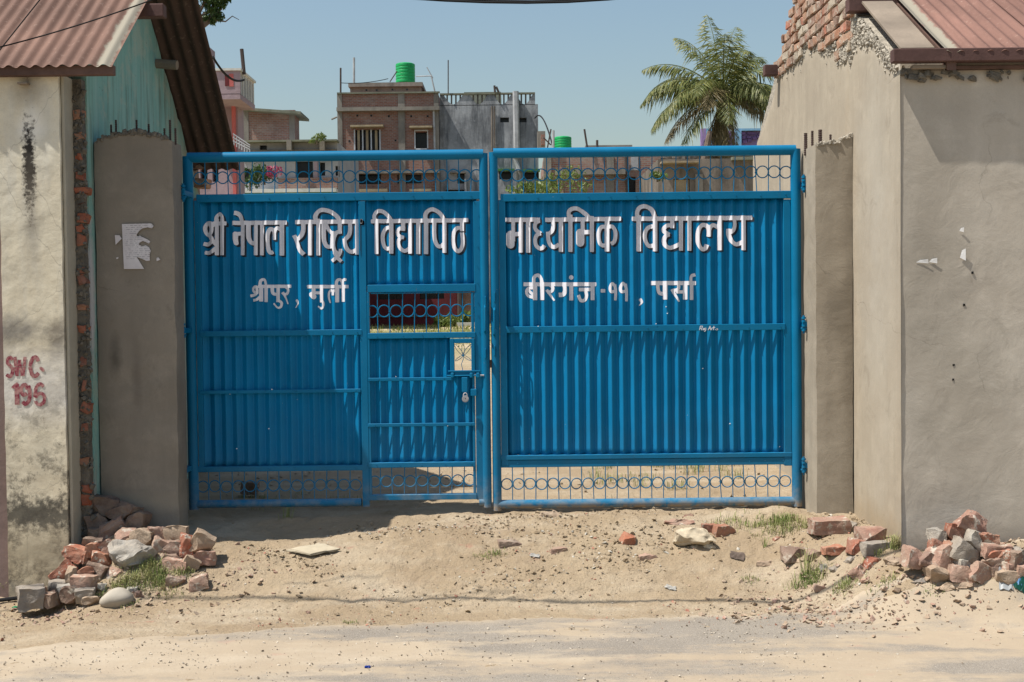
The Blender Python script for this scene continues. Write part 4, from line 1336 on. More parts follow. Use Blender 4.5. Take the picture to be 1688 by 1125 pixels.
word5 = [ # vidyalaya
 c4([(88,264),(1542,250)], 54), c4(V(170,220,656), 54), c4([(158,270),(152,185),(180,130),(232,113),(290,125),(335,165),(366,250)], 52),
 c4(V(368,250,656), 54), c4([(368,355),(300,362),(255,410),(243,480),(260,550),(300,592),(368,580)], 50),
 c4(V(577,260,374), 48), c4([(596,348),(520,343),(472,385),(485,425),(545,455)], 48), c4([(545,452),(498,470),(474,525),(490,585),(535,614),(590,605),(683,560)], 50),
 c4(V(683,260,646), 54), c4(V(785,260,650), 52),
 c4([(998,576),(975,625),(930,625),(892,560),(884,480),(898,390),(940,340),(990,345),(1018,400),(1018,478)], 50), c4([(1020,410),(1040,360),(1085,340),(1150,380)], 48), c4(V(1150,255,642), 54),
 c4([(1325,260),(1335,335),(1315,400),(1262,435)], 50), c4([(1260,386),(1262,460),(1300,540),(1360,572),(1440,535)], 50), c4(V(1440,250,642), 54)]
c5 = crop(400, 445, 8.44)
word6 = [ # sripur ,
 c5([(212,232),(672,230)], 40), c5([(215,250),(175,235),(143,258),(143,295),(175,315),(215,322)], 32), c5([(190,245),(198,300),(175,345),(100,365)], 34), c5([(235,378),(195,415),(140,425)], 32),
 c5(V(250,230,440), 44), c5(V(323,230,448), 46), c5([(235,230),(240,160),(270,135),(305,150),(325,230)], 34),
 c5([(405,235),(407,300),(425,335),(490,345)], 38), c5(V(490,235,440), 44), c5([(465,432),(505,432),(538,465),(525,520),(480,525),(422,468)], (36,20)),
 c5([(590,240),(625,270),(620,325),(560,350)], 34), c5([(548,315),(585,375),(628,478)], (34,16)), c5([(748,430),(762,470),(730,528)], (34,8), False)]
word7 = [ # murli
 c5([(888,236),(1468,234)], 42), c5(V(985,240,345), 42), c5([(955,345),(985,375)], 62, False), c5([(960,322),(1095,320)], 36), c5(V(1095,240,440), 44),
 c5([(1068,435),(1108,440),(1122,490),(1095,540),(1042,508)], (38,20)),
 c5([(1215,462),(1195,400),(1195,325),(1222,285),(1250,305),(1252,355)], (20,34)), c5([(1250,335),(1270,290),(1315,300)], 32), c5(V(1312,235,452), 44), c5(V(1395,235,446), 44),
 c5([(1300,240),(1305,165),(1335,135),(1370,155),(1390,235)], 34), c5([(1390,225),(1390,165),(1410,135),(1442,142)], 32)]
c6 = crop(850, 440, 5.115)
word8 = [ # birganj - 11 ,
 c6([(68,148),(680,148)], 29), c6(V(164,150,282), 32), c6([(164,180),(110,182),(92,210),(108,246),(164,262)], 22), c6([(100,190),(150,240)], 20, False), c6(V(224,150,280), 30), c6([(155,150),(155,92),(188,70),(214,100),(224,150)], 25),
 c6([(290,155),(313,175),(305,205),(266,215)], 24), c6([(262,195),(290,235),(327,286)], (24,12)), c6([(410,150),(417,195),(405,232),(365,238)], (26,34)), c6(V(470,150,284), 30), ([(850+470/5.115, 440+90/5.115)], 34/5.115, False),
 c6(V(650,150,282), 30), c6([(535,192),(650,192)], 26), c6([(588,195),(598,240),(585,280),(550,285),(530,240)], (24,24)), c6([(718,203),(757,203)], 26),
 c6([(840,165),(815,142),(798,175),(806,210),(840,205)], 22), c6([(838,150),(845,210),(842,284)], (24,20)), c6([(930,165),(905,140),(885,175),(893,210),(928,205)], 22), c6([(928,145),(936,210),(936,292)], (24,20)),
 c6([(1056,280),(1066,300),(1047,326)], (24,7), False)]
word9 = [ # parsa
 c6([(1145,138),(1522,138)], 30), c6([(1200,140),(1203,190),(1218,222),(1262,232)], 28), c6(V(1262,140,276), 32), c6([(1372,140),(1376,175),(1360,195),(1330,200)], 24), c6([(1322,190),(1345,235),(1380,294)], (26,12)),
 c6([(1355,212),(1430,212)], 24), c6(V(1432,140,276), 30), c6(V(1486,140,280), 30), c6([(1484,145),(1480,100),(1490,75),(1518,68)], 24)]
def surf_sheet(off):
    return lambda X, Z: sheet_y(X, Z) - off
RES = .62
def bounds(ws, m=4):
    xs_ = [p[0] for s_ in ws for p in s_[0]]; ys_ = [p[1] for s_ in ws for p in s_[0]]
    return min(xs_)-m, min(ys_)-m, max(xs_)+m, max(ys_)+m
def surf_leaf(off, left):
    # on the wicket post and side strips the paint lies on the flat iron
    def f(X, Z):
        Y = sheet_y(X, Z)-off
        if left:
            a, b = gx(594.5, 400), gx(606, 400)
            Y = np.where((X > a-.001) & (X < b+.001), F0+.001-off, Y)
        else:
            b = gx(835.5, 380); Y = np.where(X < b, F0+.003-off, Y)
        return Y
    return f
for ws, leaf, left in ((word1, left_leaf, True), (word2, left_leaf, True), (word3, left_leaf, True), (word4, right_leaf, False), (word5, right_leaf, False)):
    bx = bounds(ws, 8)
    F = stroke_field(ws, *bx, RES)
    letters(F, 'lettering', M['white_letter'], leaf, surf_leaf(.0034, left), GY)
    sh = [([(x+3.1, y+2.9) for x, y in p], w, c_) for p, w, c_ in ws] + [([(x+1.4, y+1.4) for x, y in p], w, c_) for p, w, c_ in ws]
    G = stroke_field(sh, *bx, RES)
    D = np.maximum(G[0], -(F[0]+1.6))
    letters((D, G[1], G[2], G[3]), 'lettering_shade', M['black_letter'], leaf, surf_leaf(.0022, left), GY)
for ws, leaf in ((word6, left_leaf), (word7, left_leaf), (word8, right_leaf), (word9, right_leaf)):
    ws = [(p, tuple(k*1.14 for k in w) if isinstance(w, tuple) else w*1.14, c_) for p, w, c_ in ws]
    letters(stroke_field(ws, *bounds(ws, 5), .5), 'lettering', M['white_letter'], leaf, surf_sheet(.0034), GY)
# painter's signature on the middle rail
def sg(pts, w=1.1): return ([(1150+x, 536+y) for x, y in pts], w, False)
sig = [sg([(2.5,8),(4,2)]), sg(catmull([(4,2),(7.5,2.2),(6.5,5),(3.5,5.2)])), sg([(4.5,5.2),(6.5,8.2)]), sg(catmull([(10.5,5.5),(8.5,6),(8.8,8),(10.5,7),(11,5.5),(11,8)])), sg(catmull([(13,5),(12.6,9),(10.5,10.5)])),
       sg([(17,8),(20,1.8),(20.8,8)]), sg([(17.8,5.5),(21,5.2)]), sg(catmull([(22.5,8),(22.8,5.5),(24.3,5)])), sg([(26.3,2),(25.8,8)]), sg([(24.8,4.4),(27.8,4)]), sg(catmull([(29,7.5),(31,6),(33,7),(31,8.5),(29,7.5)]), .7)]
letters(stroke_field(sig, *bounds(sig, 2), .3), 'signature', M['white_letter'], right_leaf, lambda X, Z: np.full(X.shape, F0-.0035), GY)
# stencil on the white wall
cs_ = crop(0, 560, 2.5)
sten = [cs_([(52,84),(44,74),(34,80),(32,96),(42,108),(52,120),(50,142),(40,152),(28,144)], 11), cs_([(62,72),(70,150)], 10), cs_([(80,84),(72,150)], 8), cs_([(82,84),(90,150)], 8), cs_([(104,72),(96,150)], 10),
        cs_([(158,90),(150,74),(138,76),(128,96),(126,120),(134,146),(148,150),(160,138)], 12), cs_([(170,118),(178,126)], 10, False),
        cs_([(52,200),(68,184),(72,184)], 9), cs_([(70,182),(72,268)], 15), cs_([(116,206),(104,186),(90,196),(88,214),(98,228),(112,222)], 12), cs_([(118,190),(124,220),(120,250),(106,266),(94,256)], 12),
        cs_([(180,194),(166,183),(151,196),(146,222),(146,246),(154,264),(168,268),(182,256),(184,236),(172,222),(156,226),(147,240)], 11)]
sten = [(p, w*1.3, c_) for p, w, c_ in [(q, (w_[0] if isinstance(w_, tuple) else w_), cc) for q, w_, cc in sten]]
F = stroke_field(sten, *bounds(sten, 5), .4)
D = F[0]; ny, nx = D.shape
gyy, gxx = np.mgrid[0:ny, 0:nx]
D = D + .5*np.maximum(0, fbm(gxx*.13, gyy*.13, 5, 3))*2.2 - .1
py_ = F[2]+gyy*.4; 
D = np.where((np.abs(py_-(560+112/2.5)) < .45), np.maximum(D, .5), D)
mar = NT('faded maroon stencil paint')
mar.col(mar.mix(mar.ramp(mar.noise(30, 5, .7), .4, .6), (.20,.03,.05), (.40,.22,.20))); mar.fin(.95, .1)
def surf_wall(X, Z):
    return np.array([LY + .004*mnoise.fractal(Vector((x*1.7, z*1.7, 0)), .6, 2.2, 4) for x, z in zip(X, Z)]) - .0035
letters((D, F[1], F[2], F[3]), 'stencil_mark', mar.m, lb, surf_wall, LY)

# torn notice on the left pillar
def pcrop(pts, ox=180, oy=350, s=9.37): return [(ox+x/s, oy+y/s) for x, y in pts]
notice = [pcrop([(203,186),(655,175),(692,212),(668,250),(600,238),(520,252),(470,290),(430,345),(432,372),(462,378),(480,362),(500,378),(530,392),(600,425),(640,455),(620,490),(570,460),(520,450),(480,470),(465,500),(510,530),(570,515),(620,540),(648,600),(630,655),(635,750),(580,755),(540,735),(430,690),(545,878),(235,880)]),
          pcrop([(95,355),(165,360),(200,410),(105,508)]), pcrop([(115,705),(148,695),(145,718),(120,726)]), pcrop([(735,710),(765,700),(795,735),(740,758)])]
t = NT('printed notice paper')
s = t.sep()
lines = t.ramp(t.math('SINE', t.math('MULTIPLY', s[2], 2*math.pi/.0145)), .15, .5)
words_ = t.ramp(t.noise(1, 3, .6, t.map((75, 1, 69))), .46, .52)
zn0, zn1 = at(215, 430, PYL).z, at(215, 360, PYL).z
band = t.math('MULTIPLY', t.ramp(s[2], zn0, zn0+.02), t.ramp(s[2], zn1-.02, zn1, 1, 0))
xn = at(205, 400, PYL).x
band = t.math('MULTIPLY', band, t.ramp(s[0], xn, xn+.02))
ink = t.math('MULTIPLY', t.math('MULTIPLY', lines, words_), t.math('MULTIPLY', band, .55))
t.col(t.mix(ink, t.mix(t.ramp(t.noise(9, 4, .6), .3, .7), (.52,.49,.50), (.62,.60,.61)), (.10,.10,.13)))
M['notice'] = t.fin(.9, .1)
root = empty('torn_notice', (at(220, 410, PYL).x, PYL-.01, at(220, 410, PYL).z))
tag(root, 'torn white printed notice pasted on the left gate pillar', 'notice')
for k, poly in enumerate(notice):
    mb = MB(); xz = [(at(x, y, PYL).x, at(x, y, PYL).z) for x, y in poly]
    mb.prism_y(xz, PYL-.011, PYL-.0095)
    mb.build('paper_piece', M['notice'], root)
# ================================================================== FAR BUILDINGS
def brickwall_mat(name, c1_, c2_, mort, stain=.5, scl=1.0):
    t = NT(name)
    s = t.sep(); cb = t.n('ShaderNodeCombineXYZ')
    t.l(t.math('ADD', s[0], s[1]), cb.inputs[0]); t.l(s[2], cb.inputs[1])
    br = t.n('ShaderNodeTexBrick'); t.l(cb.outputs[0], br.inputs['Vector'])
    br.inputs['Color1'].default_value = (*c1_, 1); br.inputs['Color2'].default_value = (*c2_, 1); br.inputs['Mortar'].default_value = (*mort, 1)
    br.inputs['Scale'].default_value = 1.0; br.inputs['Brick Width'].default_value = .24*scl; br.inputs['Row Height'].default_value = .085*scl
    br.inputs['Mortar Size'].default_value = .016*scl; br.inputs['Bias'].default_value = -.1
    c = br.outputs['Color']
    c = t.mix(t.ramp(t.noise(1.1, 6, .7, t.map((1,1,2))), .48, .68, 0, stain), c, (.30,.27,.24))
    c = t.mix(t.ramp(t.noise(.5, 6, .7), .5, .75, 0, .6), c, (.09,.06,.05))
    c = t.mix(t.ramp(t.noise(9, 3, .7), .5, .7, 0, .4), c, (.38,.24,.18))
    t.col(c); t.bump(br.outputs['Fac'], -.5, .02)
    return t.fin(.95, .1)
def weathered(name, base, dark, amt=.7, sc=.5, rough=.95):
    t = NT(name)
    c = t.mix(t.ramp(t.noise(sc, 7, .72), .38, .62), base, tuple((a+b)/2 for a, b in zip(base, dark)))
    c = t.mix(t.ramp(t.noise(1, 6, .7, t.map((1.8,1.8,.28))), .46, .68, 0, amt), c, dark)
    c = t.mix(t.ramp(t.noise(3, 5, .7), .6, .72, 0, .35), c, tuple(min(.8, x*1.4) for x in base))
    t.col(c); t.bump(t.noise(6, 4, .6), .3, .03)
    return t.fin(rough, .1)
M['fbrick'] = brickwall_mat('far red brickwork', (.20,.08,.055), (.28,.125,.09), (.22,.185,.16))
M['fbrick2'] = brickwall_mat('far patched brickwork', (.22,.10,.075), (.30,.16,.12), (.24,.21,.185), .7)
M['conc'] = weathered('far bare concrete', (.27,.245,.21), (.10,.095,.085), .6)
M['gwall'] = weathered('far grey weathered plaster', (.36,.375,.39), (.055,.06,.068), .9, .7)
M['lgrey'] = weathered('far pale plaster', (.42,.42,.43), (.20,.20,.20), .4)
M['pink'] = weathered('far pink paint', (.37,.29,.315), (.22,.165,.175), .4)
M['pinkred'] = weathered('far coral column', (.52,.14,.13), (.35,.12,.11), .3)
M['maroon'] = weathered('far maroon plaster', (.16,.035,.04), (.07,.025,.025), .6)
M['purple'] = weathered('far lilac paint', (.30,.21,.42), (.22,.16,.30), .3)
M['azure'] = weathered('far sky blue paint', (.22,.42,.62), (.16,.32,.50), .3)
M['buff'] = weathered('far buff plaster', (.38,.31,.20), (.16,.13,.10), .6)
M['oldgrey'] = weathered('far blackened plaster', (.22,.19,.16), (.05,.045,.04), .8, .8)
M['slab'] = weathered('far mossy slab', (.22,.22,.17), (.09,.10,.07), .6, .8)
M['glass'] = varied('far dark window', (.015,.017,.02), .7, 1.4, 3, .25, .0)
M['wframe'] = varied('far pale window frame', (.50,.52,.55), .8, 1.1)
M['greent'] = varied('green plastic water tank', (.015,.34,.10), .85, 1.1, 3, .45, .05)
M['metal'] = varied('far galvanised pipe', (.40,.41,.42), .7, 1.15, 3, .5)
M['rustpole'] = varied('far dark pole', (.07,.055,.05), .8, 1.3)
M['whitew'] = weathered('far whitewashed parapet', (.62,.62,.58), (.35,.36,.33), .4)
M['gstripe'] = varied('green painted stripe', (.06,.16,.05), .8, 1.2)

class House:
    def __init__(self, name, px, py_ground, Y, label, group=None):
        self.Y = Y; b = at(px, py_ground, Y); self.root = empty(name, (b.x, Y+3, 0))
        tag(self.root, label, 'building', group)
    def r(self, px0, py0, px1, py1, Y=None):
        Y = Y or self.Y; cx = (px0+px1)/2; cy = (py0+py1)/2
        return at(px0, cy, Y).x, at(px1, cy, Y).x, at(cx, py1, Y).z, at(cx, py0, Y).z
    def wall(self, px0, py0, px1, py1, mat, holes=(), depth=6.0, name='wall', Y=None, toground=True, recess=.3):
        Y = Y or self.Y
        x0, x1, z0, z1 = self.r(px0, py0, px1, py1, Y)
        if toground: z0 = -.1
        hs = [self.r(*h, Y) for h in holes]
        mb = MB()
        xs_ = sorted({x0, x1, *[h[0] for h in hs], *[h[1] for h in hs]}); zs_ = sorted({z0, z1, *[max(h[2], z0) for h in hs], *[h[3] for h in hs]})
        for i in range(len(xs_)-1):
            for j in range(len(zs_)-1):
                cx, cz = (xs_[i]+xs_[i+1])/2, (zs_[j]+zs_[j+1])/2
                if any(h[0] < cx < h[1] and h[2] < cz < h[3] for h in hs): continue
                mb.quad((xs_[i], Y, zs_[j]), (xs_[i+1], Y, zs_[j]), (xs_[i+1], Y, zs_[j+1]), (xs_[i], Y, zs_[j+1]))
        for h in hs:
            a, b, c_, d = h; Y2 = Y+recess
            mb.quad((a,Y,c_),(a,Y2,c_),(a,Y2,d),(a,Y,d)); mb.quad((b,Y,d),(b,Y2,d),(b,Y2,c_),(b,Y,c_))
            mb.quad((a,Y,d),(a,Y2,d),(b,Y2,d),(b,Y,d)); mb.quad((b,Y,c_),(b,Y2,c_),(a,Y2,c_),(a,Y,c_))
        Yb = Y+depth
        mb.quad((x0,Yb,z0),(x0,Y,z0),(x0,Y,z1),(x0,Yb,z1)); mb.quad((x1,Y,z0),(x1,Yb,z0),(x1,Yb,z1),(x1,Y,z1))
        mb.quad((x0,Y,z1),(x1,Y,z1),(x1,Yb,z1),(x0,Yb,z1)); mb.quad((x1,Yb,z0),(x0,Yb,z0),(x0,Yb,z1),(x1,Yb,z1))
        w = mb.build(name, mat, self.root)
        out = []
        for h in hs:
            m2 = MB(); m2.box(h[0]-.02, h[1]+.02, Y+recess, Y+recess+.05, h[2]-.02, h[3]+.02)
            out.append(m2.build('window', M['glass'], self.root))
        return w, out
    def box(self, px0, py0, px1, py1, mat, proud=.08, name='band', depth=None, Y=None, bev=0):
        Y = Y or self.Y
        x0, x1, z0, z1 = self.r(px0, py0, px1, py1, Y)
        mb = MB(); d = depth if depth is not None else .04
        mb.box(x0, x1, Y-proud, Y+d, z0, z1)
        return mb.build(name, mat, self.root)
    def pipe(self, px0, py0, px1, py1, r, mat, name='pipe', proud=.12, Y=None):
        Y = Y or self.Y
        a = at(px0, py0, Y); b = at(px1, py1, Y); mb = MB()
        mb.tube([(a.x, Y-proud, a.z), ((a.x+b.x)/2, Y-proud, (a.z+b.z)/2), (b.x, Y-proud, b.z)], r, 6)
        return mb.build(name, mat, self.root, True)

def tank(px0, px1, py0, py1, Y, label):
    a = at(px0, py1, Y); b = at(px1, py0, Y); cx = (a.x+b.x)/2; r = (b.x-a.x)/2; z0, z1 = a.z, b.z
    root = empty('water_tank', (cx, Y, z0)); tag(root, label, 'water tank')
    mb = MB(); n = 20; prof = []
    hh = z1-z0
    for k in range(0, 41):
        u = k/40; prof.append((r*(1-.035*(abs(math.sin(u*math.pi*6)) < .3)), z0+hh*.93*u))
    pts = [(cx, Y, z) for _, z in prof]
    mb.tube(pts, [p for p, _ in prof], n); mb.build('tank_body', M['greent'], root, True)
    mb = MB(); mb.tube([(cx, Y, z0+hh*.93), (cx, Y, z0+hh*.97), (cx, Y, z0+hh)], [r*.98, r*.8, r*.45], n); mb.build('tank_lid', M['greent'], root, True)
    return root

# --- red brick building, three storeys
YB = 70
h = House('brick_building', 640, 320, YB, 'unfinished red brick building with grey concrete bands and a green water tank on top')
h.wall(557, 154, 723, 330, M['fbrick'], holes=[(586,214,627,248),(684,218,705,246),(581,287,628,304),(655,288,695,303)], depth=9)
h.wall(577, 139, 694, 155, M['conc'], depth=5, name='stair_head', toground=False, Y=YB+1.0)
h.box(575, 137.5, 697, 144, M['conc'], .25, 'roof_slab', 5, Y=YB+1.0)
for x0, x1 in ((557,565),(657,668),(716,724)): h.box(x0, 153, x1, 330, M['conc'], .06, 'column')
h.box(556, 178, 725, 184, M['conc'], .35, 'band'); h.box(556, 282, 725, 287, M['conc'], .35, 'band'); h.box(556, 152.5, 725, 155, M['slab'], .15, 'coping')
for (x0, y0, x1, y1) in [(579,208,633,211),(676,209.5,713,212.5),(578,313,640,318),(676,313,712,317)]: h.box(x0, y0, x1, y1, M['buff'], .5, 'window_hood')
for x in (584.5, 598, 612, 626.5): h.box(x-1, 214, x+1, 248, M['wframe'], .03, 'window_bar')
for x in (591, 605, 620): h.box(x-2, 215, x+2, 248, M['buff'], -.05, 'shutter', .1)
h.box(683, 216, 685, 247, M['wframe'], .03, 'window_frame'); h.box(704, 216, 706, 247, M['wframe'], .03, 'window_frame')
h.box(683, 214.5, 706, 216.5, M['wframe'], .03, 'window_frame'); h.box(683, 245, 706, 247, M['wframe'], .03, 'window_frame')
h.pipe(715, 180, 717, 248, .06, M['metal'])
for x, y in [(589,191),(612,191),(641,192),(678,192),(705,192),(576,233),(652,232),(604,149),(621,149),(647,148),(671,148)]: h.box(x-1.5, y-1.5, x+1.5, y+1.5, M['glass'], .02, 'putlog_hole')
h.pipe(562, 113, 562, 153, .05, M['rustpole'], 'pole'); h.pipe(584, 96, 584, 139, .06, M['metal'], 'pole')
h.pipe(704, 112, 714, 130, .03, M['metal'], 'antenna'); h.pipe(711, 126, 717, 152, .04, M['metal'], 'antenna'); h.pipe(686, 127, 712, 126, .03, M['metal'], 'antenna')
h.pipe(643, 136, 655, 118, .03, M['rustpole'], 'hose'); h.pipe(548, 199, 557, 195, .05, M['conc'], 'bracket', .4)
tank(652.5, 684, 104, 138, YB+1.6, 'green ribbed water tank on the roof of the brick building')
# --- grey building with the scalloped parapet
h = House('scalloped_building', 800, 320, YB+.5, 'weathered grey building with scalloped roof parapet and drain pipes')
YG = YB+.5
holes = [(824.5,194,839,202),(855,194.5,868,202),(823,283,846,296),(862,284,888,296),(754,286,766,303),(735,313,766,320)]
h.wall(725, 173, 882, 330, M['gwall'], holes=holes, depth=8)
x0, x1, z0, z1 = h.r(725, 154, 882, 174)
poly = []
peaks = [725, 769, 809, 847, 882]; 
for a, b in zip(peaks[:-1], peaks[1:]):
    for k in range(13):
        u = k/12; px = a+(b-a)*u; dpt = 17*(1-min(1, abs(2*u-1)/.74)**1.8) if not (a == 725 and u < .1) else 0
        poly.append((px, 155.5+dpt))
xz = [(at(px, py, YG).x, at(px, py, YG).z) for px, py in poly]
xz = [(x, max(z, z0+.03)) for x, z in xz]
mb = MB(); mb.prism_y([(x0, z0)]+xz+[(x1, z0)], YG, YG+.2); mb.build('scalloped_parapet', M['gwall'], h.root)
h.box(725, 153.5, 882, 156, M['slab'], .06, 'top_rail', .22)
for px in np.arange(737, 876, 7.2):
    near = min(abs(px-p) for p in peaks)
    if near > 4: h.pipe(px, 155, px, 174, .045, M['oldgrey'], 'railing_bar', -.1)
h.wall(765, 152, 826, 175, M['slab'], depth=3, name='roof_room', toground=False, Y=YG+2.5)
h.pipe(811, 176, 811, 250, .05, M['oldgrey']); h.pipe(815, 176, 815, 250, .05, M['oldgrey'])
h.pipe(850, 152, 852, 262, .17, M['metal'], 'drain_pipe', .2); h.pipe(849, 262, 856, 282, .12, M['metal'], 'drain_pipe'); h.pipe(848, 280, 848, 320, .17, M['metal'], 'drain_pipe')
h.pipe(739, 100, 739, 155, .03, M['rustpole'], 'pole'); h.pipe(815, 142, 816, 153, .06, M['rustpole'], 'pole'); h.pipe(818, 144, 822, 153, .06, M['rustpole'], 'pole')
h.box(742, 284, 768, 286.5, M['conc'], .3, 'window_hood'); h.box(820, 279.5, 848, 283, M['gstripe'], .4, 'window_hood'); h.box(860, 280, 890, 284, M['gstripe'], .4, 'window_hood')
h.box(766, 296, 769, 320, M['gwall'], .3, 'buttress')
# --- low brick block with slab roof, far left
h = House('low_brick_house', 445, 320, 62, 'small brick upper room with sagging roof slab left of the brick building')
h.wall(403, 182, 487, 300, M['fbrick2'], depth=1.2)
h.box(402, 179, 410, 236, M['conc'], .05, 'column'); h.box(477, 186, 486, 236, M['conc'], .05, 'column')
mb = MB(); a = at(400, 180, 62); b = at(492, 187, 62); mb.raw([(a.x,61.4,a.z),(b.x+.2,61.4,b.z),(b.x+.2,64,b.z),(a.x,64,a.z),(a.x,61.4,a.z-.12),(b.x+.2,61.4,b.z-.12),(b.x+.2,64,b.z-.12),(a.x,64,a.z-.12)], [(0,1,2,3),(7,6,5,4),(0,4,5,1),(1,5,6,2),(2,6,7,3),(3,7,4,0)]); mb.build('roof_slab', M['slab'], h.root)
h = House('long_house', 480, 320, 58, 'long low pale house with dark windows seen over the left gate leaf')
h.wall(400, 235, 557, 322, M['lgrey'], holes=[(487,266,516,294),(527,268,536,290),(553,274,557,290),(396,278,425,300),(428,240,440,250)], depth=8)
h.box(399, 233, 558, 236, M['slab'], .5, 'roof_slab', .3)
h.box(398, 248, 556, 258, M['oldgrey'], .25, 'beam'); 
for x in (480, 534): h.box(x-4, 234, x+4, 250, M['conc'], .6, 'bracket')
h.box(460, 294, 557, 312, M['fbrick2'], .2, 'brick_sill'); h.box(401, 313, 557, 319, M['whitew'], .5, 'parapet'); h.box(405, 318, 557, 322, M['gstripe'], .45, 'stripe')
h.box(518, 266, 524, 294, M['pink'], .1, 'column')
# --- pink building with balcony
YP = 40
h = House('pink_building', 370, 320, YP, 'pink building with white railed corner balcony behind the left roof')
h.wall(300, 172, 393, 330, M['pink'], holes=[(330,270,342,300),(350,272,360,300)], depth=.9, Y=YP+1.6)
h.wall(300, 78, 346, 175, M['pink'], depth=.8, Y=YP+2.2, toground=False, name='upper_wall')
a = at(300, 152, YP); b = at(396, 164, YP)
mb = MB(); mb.box(a.x, b.x, YP, YP+2.3, at(370,164,YP).z, at(370,155,YP).z); mb.build('balcony_slab', M['pink'], h.root)
bz0, bz1 = at(370,156,YP).z, at(370,117,YP).z
mb = MB(); mb.box(a.x, b.x, YP, YP+.12, bz0, bz1); mb.build('balcony_wall', M['pink'], h.root)
b2 = at(396, 140, YP)
for k in range(6):
    mb = MB(); mb.box(b.x-.09, b.x, YP+.12+k*.4, YP+.2+k*.4, bz0, bz1); mb.build('baluster', M['whitew'], h.root)
mb = MB(); mb.box(b.x-.05, b.x-.04, YP+.12, YP+2.3, bz0, bz1-.05); mb.build('balcony_panel', M['lgrey'], h.root)
mb = MB(); mb.box(a.x, b.x+.05, YP-.05, YP+.14, bz1, bz1+.07); mb.box(b.x-.12, b.x+.05, YP+.14, YP+2.3, bz1, bz1+.07); mb.build('coping', M['whitew'], h.root)
h.box(371, 124, 377.5, 142, M['maroon'], .02, 'oval_opening', .0); h.box(378, 122, 385, 143, M['pinkred'], .015, 'painted_panel', .0)
h.box(384, 176, 389, 330, M['pinkred'], .1, 'column', .2, Y=YP+1.5)
h.pipe(395, 78, 399, 120, .06, M['rustpole'], 'pole', -.3)
for k in range(7):
    h.pipe(386+k*4.3, 222+k*4.2, 386+k*4.3, 240+k*2.6, .018, M['metal'], 'railing_bar', 0, Y=YP-4)
for dy in (0, 6, 12): h.pipe(384, 221+dy, 412, 240+dy*.6, .02, M['metal'], 'hand_rail', 0, Y=YP-4)
# --- maroon house seen through the wicket grille
YM = 66
h = House('maroon_house', 690, 536, YM, 'low maroon plastered house with two dark windows seen through the wicket grille')
h.wall(560, 440, 753, 537, M['maroon'], holes=[(624,478,665,494),(692,478,732,493)], depth=8)
h.wall(753.5, 440, 776, 537, M['fbrick2'], holes=[], depth=7, Y=YM+.3, name='brick_wing')
h.pipe(758, 470, 758, 520, .12, M['rustpole'])
for (x0, x1) in ((624, 665), (692, 732)):
    for u in (.33, .66): h.box(x0+(x1-x0)*u-.6, 478, x0+(x1-x0)*u+.6, 494, M['rustpole'], -.1, 'window_bar', .15)
h.box(560, 521, 753, 523, M['oldgrey'], .1, 'plinth')
h = House('low_wall', 776, 545, 63, 'low whitewashed wall among weeds seen through the wicket grille')
h.wall(753, 532, 800, 546, M['whitew'], depth=.3)
# --- brick house behind the right leaf
YR = 52
h = House('brick_house', 980, 320, YR, 'old brick house with concrete band and two doorways behind the right gate leaf')
h.wall(898, 256, 1095, 330, M['fbrick2'], holes=[(1034,292,1048,318),(1055,292,1069,318)], depth=7)
h.box(896, 256, 909, 330, M['conc'], .06, 'column'); h.box(915, 281, 1030, 289, M['conc'], .3, 'band'); h.box(1000, 257, 1012, 330, M['conc'], .05, 'column'); h.box(1040, 257, 1052, 281, M['lgrey'], .04, 'column')
h.pipe(1031, 258, 1034, 318, .07, M['rustpole'])
h.box(886, 217, 899, 256, M['conc'], .1, 'corner_pillar', .5, Y=YR+2); h.box(892, 222, 898, 240, M['fbrick'], .12, 'brick_pier', .5, Y=YR+1)
h.pipe(912, 216, 912, 246, .05, M['metal'], 'pole'); h.pipe(896, 228, 908, 240, .03, M['rustpole'], 'pole'); h.pipe(902, 246, 908, 214, .03, M['rustpole'], 'pole')
h.pipe(963, 214, 968, 246, .04, M['rustpole'], 'pole'); h.pipe(984, 232, 984, 246, .05, M['rustpole'], 'pole')
h.box(965, 240, 1042, 244, M['conc'], .1, 'roof_edge', .6, Y=YR+3); h.box(898, 250, 1095, 257, M['fbrick2'], .0, 'roof_edge', 4, Y=YR+.5)
tank(914, 942, 225, 252, YR+2, 'green water tank on the low roof right of the scalloped building')
# --- blackened ruin and lilac house behind the palm
h = House('ruined_house', 1170, 320, 46, 'blackened old house with buff doors behind the palm trunk')
h.wall(1085, 262, 1252, 330, M['oldgrey'], holes=[(1110,295,1137,320)], depth=6)
h.box(1088, 268, 1150, 271, M['buff'], .5, 'ledge'); h.box(1111, 296, 1136, 320, M['buff'], -.1, 'door', .15)
h.box(1146, 288, 1158, 330, M['conc'], .1, 'pier'); h.box(1205, 260, 1252, 265, M['slab'], .3, 'ledge')
mb = MB()
for x in range(1098, 1150, 9): 
    a = at(x, 258+3*math.sin(x), 46); mb.bm(brick_mesh(.3,.3,.3,x,.1), Matrix.Translation((a.x, 46.3, a.z)))
mb.build('broken_parapet', M['oldgrey'], h.root)
h = House('lilac_house', 1205, 320, 75, 'lilac and sky blue house rooftop behind the palm')
h.wall(1157, 216, 1262, 330, M['purple'], depth=.6)
for x0, x1 in ((1155,1163),(1163,1173),(1211,1221),(1257,1264)): h.box(x0, 213, x1, 262, M['azure'] if x0 != 1155 else M['purple'], .25, 'column')
h.box(1221, 213, 1262, 216.5, M['azure'], .3, 'coping')
h.wall(1134, 254, 1262, 330, M['oldgrey'], depth=.6, Y=60, toground=True, name='annex')
LIL = varied('lilac shadowed blocks', (.16,.10,.24))
